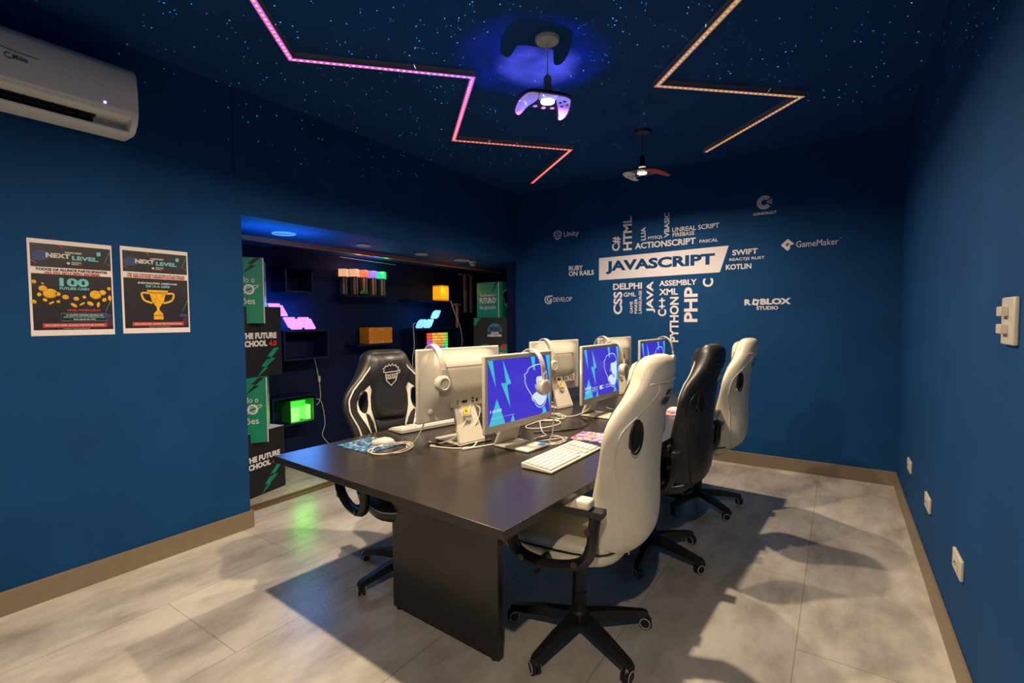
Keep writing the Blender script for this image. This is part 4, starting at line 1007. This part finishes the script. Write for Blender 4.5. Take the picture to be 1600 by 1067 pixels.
# triangle lamps
def tri_lamp(label, tris, glow, halo, side, y, z, x=XW+.205):
    t = thing('triangle_lamp', label, 'lamp', TR(x, y, z), 'triangle panel lamps')
    for a in tris:
        cx = sum(p[0] for p in a)/3; cz = sum(p[1] for p in a)/3
        q = [(cx+(p[0]-cx)*.89, cz+(p[1]-cz)*.89) for p in a]
        # clip corners
        r = []
        for i in range(3):
            p, n1, n0 = q[i], q[(i+1) % 3], q[i-1]
            r += [(p[0]+(n0[0]-p[0])*.10, p[1]+(n0[1]-p[1])*.10), (p[0]+(n1[0]-p[0])*.10, p[1]+(n1[1]-p[1])*.10)]
        F = plane_T((0, 0, 0), (0, 1, 0), (0, 0, 1))
        pn = obj('light_panel', MB().prism(r, .0, .012, 0, F), glow, t, smooth=False)
        obj('back_light', MB().prism([(cx+(p[0]-cx)*.8, cz+(p[1]-cz)*.8) for p in r], -.012, -.001, 0, F), halo, pn, smooth=False)
s_ = .135; hh = s_*.866
def tri(up, i, j):  # unit grid triangles: base-left at i*s/2, row j
    x0 = i*s_/2; z0 = j*hh
    return [(x0, z0), (x0+s_, z0), (x0+s_/2, z0+hh)] if up else [(x0, z0+hh), (x0+s_/2, z0), (x0+s_, z0+hh)]
tri_lamp('violet lamp of joined triangle panels on top of the wide shelf box', [tri(0, -1, 1), tri(1, 0, 1), tri(0, 1, 0), tri(1, 2, 0), tri(0, 3, 0), tri(1, 4, 0)], 'tri_pink', 'halo_blue', 0, 2.325, 1.224)
s_ = .125; hh = s_*.866
tri_lamp('pale blue lamp of joined triangle panels right of the first monitor backs', [tri(1, 0, 0), tri(0, 1, 0), tri(1, 2, 0), tri(0, 3, 0), tri(1, 4, 1), tri(0, 5, 1)], 'tri_blue', 'halo_cyan', 0, 3.985, 1.207)
# coloured post lamps
def post_lamp(y, cap, label, x=XW+.12):
    t = thing('post_lamp', label, 'lamp', TR(x, y, 1.555), 'coloured post lamps on the shelf')
    R0 = TR(rz=.55)
    obj('post', MB().box(0, 0, .095, .062, .062, .19, 0, R0).box(.032, -.012, .10, .003, .018, .17, 1, R0).box(.012, -.032, .10, .018, .003, .17, 1, R0), ['wood_post', 'tan_post'], t, smooth=False)
    obj('glow_cap', MB().box(0, 0, .228, .078, .078, .075, 0, R0), cap, t, bev=.002)
for i, (cp, nm) in enumerate((('cap_peach', 'leftmost post lamp with a peach glowing cap'), ('cap_red', 'post lamp with a red glowing cap'), ('cap_violet', 'post lamp with a violet glowing cap'), ('cap_green', 'rightmost post lamp with a green glowing cap'))):
    post_lamp(3.235+i*.118, cp, nm)
post_lamp(3.16, 'cap_peach', 'post lamp with a dim peach cap half hidden behind the leftmost one', x=XW+.05)
tag(obj('toy_figure', MB().tube(cr([(0, -.05, .02), (0, -.02, .035), (0, .02, .035), (0, .05, .02)], 4), [.010, .012, .015, .018, .02, .02, .02, .02, .018, .016, .014, .010, .008], False, 8), 'leaf', None, TR(XW+.185, 3.30, 1.5535)), 'small green figure lying at the foot of the coloured post lamps', 'toy')
# orange blocks, amber lamp, tile lamp, green box
def block(y, label):
    t = thing('orange_block', label, 'toy', TR(XW+.12, y, 1.06), 'orange blocks')
    obj('cube', MB().box(0, 0, .085, .155, .155, .17), 'orange', t, bev=.006)
    for s in (-1, 1):
        for q in (.022, .148): obj('rivet', MB().box(.079, s*.06, q, .004, .016, .016), 'white_paint', t, smooth=False)
block(3.42, 'left one of two plain orange blocks on a ledge')
block(3.578, 'right one of two plain orange blocks on a ledge')
t = thing('cube_lamp', 'glowing amber cube lamp on the upper right ledge', 'lamp', TR(XW+.12, 4.52, 1.535))
obj('cube', MB().box(0, 0, .095, .13, .15, .15), 'amber_glow', t, bev=.004)
obj('top_cap', MB().box(0, 0, .18, .13, .15, .016), 'amber_dark', t, bev=.004)
obj('foot_plate', MB().box(0, 0, .01, .13, .15, .02), 'amber_dark', t, bev=.004)
t = thing('tile_lamp', 'glowing lamp of red, yellow, green and violet tiles in the right shelf box', 'lamp', TR(XW+.13, 4.42, .946))
grid = ['RRYOYYYG', 'RRYYOYYG', 'RRYYYOYG', 'PPYOOOGG', 'PPYYOOGG', 'PPPBBBBG']
mm = dict(R='tile_red', Y='tile_yellow', O='tile_orange', G='tile_green', P='tile_purple', B='tile_blue')
obj('frame', MB().box2(-.03, .012, -.185, .185, 0, .205), 'dark', t, smooth=False)
for j, row in enumerate(grid):
    for i, ch in enumerate(row):
        obj('glow_tile', MB().box(.018, -.161+i*.046, .187-j*.034, .012, .040, .028), mm[ch], t, smooth=False)
t = thing('lit_box_scene', 'glowing green box scene with blocks inside the low shelf box', 'lamp', TR(XW+.225, 2.555, .402))
obj('back_panel', MB().box2(-.13, -.125, -.11, .11, 0, .19), 'green_glow', t, smooth=False)
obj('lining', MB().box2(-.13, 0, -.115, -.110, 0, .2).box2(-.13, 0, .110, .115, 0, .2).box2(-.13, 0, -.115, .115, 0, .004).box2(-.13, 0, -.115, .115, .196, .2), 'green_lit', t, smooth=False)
obj('inner_block', MB().box(-.075, -.055, .065, .08, .09, .12), 'green_glow', t, smooth=False)
obj('inner_block', MB().box(-.07, .075, .075, .08, .05, .13), 'green_glow', t, smooth=False)
lamp('green_box_light', 'AREA', (XW+.215, 2.555, .50), .9, (.02, 1, .04), (0, -PI/2, 0), shape='RECTANGLE', size=.15, size_y=.18)
# alcove light: boosts at the colour lamps, plus added blue fills
lamp('violet_lamp_blue_boost', 'AREA', (XW+.19, 2.47, 1.34), 1.6, (.02, .25, 1), (0, PI/2, 0), shape='RECTANGLE', size=.2, size_y=.4)
lamp('violet_lamp_blue_boost', 'AREA', (XW+.24, 2.50, 1.36), 4.0, (.03, .30, 1), (0, -PI/2, 0), shape='RECTANGLE', size=.25, size_y=.45)  # added blue light facing the room, for a reflection on the desk corner
lamp('soffit_blue_fill', 'AREA', (-3.36, 2.0, 1.78), 3.2, (.01, .30, 1), (PI, 0, 0), shape='RECTANGLE', size=.2, size_y=.6)  # added light without a fitting, turns the soffit blue
for i, c in enumerate(((1, .5, .3), (1, .1, .08), (.2, .15, 1), (0, 1, .3))):
    lamp('post_lamp_light', 'POINT', (XW+.19, 3.235+i*.118, 1.86), .8, c, shadow_soft_size=.03)
lamp('amber_lamp_light', 'POINT', (XW+.24, 4.50, 1.66), 1.1, (1, .5, .08), shadow_soft_size=.05)
lamp('cyan_lamp_light', 'POINT', (XW+.26, 4.25, 1.34), .9, (.1, .6, 1), shadow_soft_size=.08)
# hanging leads
def lead(label, pts, r=.004, m='white_plastic', extra=None):
    t = thing('lamp_lead', label, 'cable', TR(*pts[0]), 'white leads in the alcove')
    I = TR(*pts[0]).inverted()
    obj('cord', MB().tube([I @ p for p in cr(pts, 8)], r, False, 6), m, t)
    if extra: obj('inline_switch', MB().box(0, 0, 0, .018, .022, .06), m, t, I @ TR(*extra), bev=.003)
X2 = XW+.012
lead('white lead with an inline switch and a loop hanging left of the facing chair', [(X2, 2.83, .95), (X2, 2.86, .82), (X2, 2.88, .70), (X2, 2.885, .55), (X2, 2.84, .49), (X2, 2.80, .51), (X2, 2.84, .55), (X2, 2.90, .50), (X2, 2.93, .30), (X2, 2.90, .18), (X2, 3.0, .05)], extra=(X2+.008, 2.872, .74))
lead('white lead hanging from the amber cube lamp on the right', [(XW+.21, 4.60, 1.54), (XW+.215, 4.66, 1.40), (XW+.22, 4.76, 1.22), (XW+.22, 4.80, 1.05), (XW+.22, 4.78, .95)], .005)
lead('white lead hanging from the left end of the pale blue triangle lamp', [(XW+.21, 3.99, 1.27), (XW+.215, 3.95, 1.25), (XW+.215, 3.955, 1.15), (XW+.215, 3.96, 1.0), (XW+.215, 3.93, .85), (XW+.215, 3.96, .6)], .005)
lead('thin white line stretched along the top of the alcove wall', [(XW+.006, 3.15, 1.945), (XW+.006, 3.5, 1.938), (XW+.006, 3.9, 1.93)], .003)
# pipes
t = thing('wall_pipe', 'reddish vertical pipe behind the far printed box column', 'pipe', TR(XW+.03, 4.93, 0))
obj('pipe', MB().cyl(.022, 0, 1.52, 14), 'copper', t)
obj('pipe_clip', MB().box(0, 0, 1.50, .06, .10, .03), 'conduit', t, smooth=False); obj('pipe_clip', MB().box(0, 0, .95, .06, .10, .025), 'conduit', t, smooth=False)
t = thing('wall_conduit', 'pale grey conduit frame above the far printed box column', 'pipe', TR(XW+.03, 5.10, 1.4))
obj('upright', MB().box(0, 0, .25, .03, .035, .5), 'conduit', t, smooth=False); obj('upright', MB().box(0, .13, .25, .03, .035, .5), 'conduit', t, smooth=False); obj('crossbar', MB().box(0, .03, .505, .03, .30, .022), 'conduit', t, smooth=False)
# downlights in the soffit
for y, r, nm in ((2.11, .085, 'nearest and largest round downlight in the alcove soffit'), (2.85, .065, 'second round downlight in the alcove soffit from the left'), (3.56, .065, 'third round downlight in the alcove soffit from the left'), (4.19, .085, 'farthest round downlight in the alcove soffit')):
    t = thing('downlight', nm, 'light', TR(-3.46, y, ZH), 'downlights in the alcove soffit')
    obj('trim_ring', MB().lathe([(r, 0), (r, -.006), (r*.93, -.010), (r*.82, -.004), (r*.80, 0)], 32), 'white_plastic', t)
    obj('lens', MB().cyl(r*.8, -.004, -.0005, 32), 'grey_plastic', t)
t = thing('soffit_spot', 'small white swivel spot beside the farthest downlight', 'light', TR(-3.45, 4.36, ZH))
obj('canopy', MB().lathe([(.045, 0), (.045, -.014), (.03, -.022)], 24), 'white_plastic', t); obj('head', MB().lathe([(.018, -.02), (.03, -.03), (.03, -.05)], 20), 'white_plastic', t)

# ------------------------------------------------------------------ printed box columns
def bolt(m, F, x, y, s, k, h, fl=1):
    P = [(.55, 1.0), (.0, .45), (.32, .52), (-.25, .0), (.62, .50), (.30, .42), (1.0, 1.0)]
    P = [(.45, 1), (-.05, .52), (.25, .52), (-.45, -.25), (.55, .42), (.22, .42), (.85, 1)]
    q = [(x+a*s*fl, y+b*s) for a, b in P]
    m.flat(q if fl > 0 else q[::-1], k, F, h)
def green_face(m, F, w, h):
    # 'Transformando o FUTURO das gerações'
    bolt(m, F, .28*w, .295*h, .20*h, 2, .001)
    m.text('Transformando o', -.36*w, .12*h, .37*w, .21*h, 1, F, .001, bold=.0)
    m.text('FUTUR', -.36*w, -.06*h, .19*w, .09*h, 1, F, .001, bold=.04)
    m.stroke(ell(.285*w, .015*h, .065*w, .065*h, 24), .03*w, True, 1, F, .001)
    m.stroke(ell(.285*w, .015*h, .15*w, .028*h, 24, .45), .012*w, True, 1, F, .0012)
    m.text('das gerações', -.36*w, -.24*h, .37*w, -.11*h, 1, F, .001, bold=.01)
def head_face(m, F, w, h):
    sc = h*.78
    N = lambda L: [((a)*w*.95, b*sc) for a, b in L]
    sm = lambda L: [(p.x, p.y) for p in cr([(a, b, 0) for a, b in N(L)], 4, True)]
    O = [(-.30, .27), (-.18, .36), (-.02, .42), (.10, .36), (.20, .34), (.25, .10), (.24, -.12), (.15, -.36), (.06, -.42), (-.06, -.30), (-.12, -.20), (-.22, -.02), (-.28, .14)]
    m.flat(sm(O), 1, F, .001)
    m.flat(sm([(-.28, .26), (-.14, .34), (0, .40), (.10, .33), (.13, .26), (-.02, .20), (-.05, .05), (-.06, -.08), (-.18, -.06), (-.26, .12)]), 2, F, .0016)
    m.stroke([(p.x, p.y) for p in cr([(a, b, 0) for a, b in N([(-.08, -.09), (.06, -.07), (.13, -.01), (.23, -.03)])], 4)], .02*w, False, 2, F, .0018)
    m.stroke([(p.x, p.y) for p in cr([(a, b, 0) for a, b in N([(.06, -.14), (.12, -.18), (.18, -.15)])], 4)], .02*w, False, 2, F, .0018)
def box_column(x, y, rot, levels, label, kind):
    t = thing('printed_box_column', label, 'display', TR(x, y, 0, rz=rot))
    for i, (z0, z1, w, green, rz) in enumerate(levels):
        h = z1-z0
        b = obj('green_box' if green else 'black_box', MB().box(0, 0, h/2, w, w, h), 'board_green' if green else 'board_black', t, TR(0, 0, z0, rz=rz), smooth=False)
        m = MB(); F = plane_T((w/2+.0006, 0, h/2), (0, 1, 0), (0, 0, 1)); G = plane_T((0, -w/2-.0006, h/2), (1, 0, 0), (0, 0, 1))
        mats = ['board_edge', 'lettering', 'board_black', 'board_green', 'print_red', 'print_blue']
        if green:
            green_face(m, G, w, h); head_face(m, F, w, h)
            m.box(w/2, -w/2, h/2, .008, .008, h, 0)
        elif kind == 'near':
            for FF in (F,):
                m.flat(ell(-.345*w, .03*h, .03*w, .05*w, 14), 1, FF, .001)
                m.text('THE FUTURE', -.29*w, .04*h, .395*w, .13*h, 1, FF, .001, bold=.06); m.text('SCHOOL', -.29*w, -.07*h, .20*w, .02*h, 1, FF, .001, bold=.06); m.text('4.0', .23*w, -.07*h, .395*w, .01*h, 4, FF, .001, bold=.05)
                bolt(m, FF, .20*w, -.36*h, .26*h, 3, .001); bolt(m, FF, .08*w, -.50*h+.02, .2*h, 3, .001)
            m.box2(-w/2, w/2, -w/2, w/2, h, h+.001, 0)
        else:
            K = plane_T((w/2+.0006, 0, h/2), (0, 1, 0), (0, 0, 1))
            m.flat([(p[0], p[1]) for p in arc(0, .18*h, .17*w, -10, 190, 20)], 3, K, .001)
            m.flat([(-.13*w, .12*h), (.13*w, .12*h), (.13*w, .28*h), (-.13*w, .28*h)], 5, K, .0014)
            m.text('GAME', -.09*w, .10*h, .09*w, .15*h, 1, K, .002, bold=.06); m.text('DESIGNER', -.17*w, .03*h, .17*w, .09*h, 1, K, .002, bold=.06)
            for s, tx in ((-1, 'PROGRAMADOR'), (1, 'CREATOR')):
                m.flat(arc(s*.24*w, -.32*h, .16*w, -10, 190, 20), 3, K, .001); m.flat(ell(s*.20*w, -.22*h, .06*w, .07*w, 16), 4, K, .0014)
                m.text(tx, (s*.24-.16)*w, -.42*h, (s*.24+.16)*w, -.36*h, 1, K, .002, bold=.05)
            for q in (.40, .26): m.flat([(.42*w, (q-.06)*h), (.48*w, q*h), (.48*w, (q-.03)*h)], 3, K, .001)
            m.flat([(-.49*w, .49*h), (-.33*w, .49*h), (-.49*w, .28*h)], 3, K, .001)
        obj('artwork', m, mats, b, smooth=False)
LV = [(0, .48, .46, False, 0), (.43, .90, .36, True, R_(45)), (.90, 1.411, .46, False, 0), (1.29, 1.76, .36, True, R_(45))]
nx = Vector((.973, .229)); tx_ = Vector((-.229, .973))
box_column(-3.638-.23*nx.x-.23*tx_.x, 2.175-.23*nx.y-.23*tx_.y, math.atan2(.229, .973), [(0, .48, .46, False, 0), (.41, .89, .44, True, R_(45)), (.89, 1.411, .46, False, 0), (1.288, 1.765, .44, True, R_(45))], 'tall column of printed green and black boxes half hidden behind the left wall corner', 'near')
box_column(-3.47, 4.86, R_(-62), [(0, .42, .50, False, 0), (.40, .85, .36, True, R_(50)), (.85, 1.325, .50, False, 0), (1.30, 1.745, .35, True, R_(56))], 'column of printed boxes with a bearded head at the far end of the alcove', 'far')
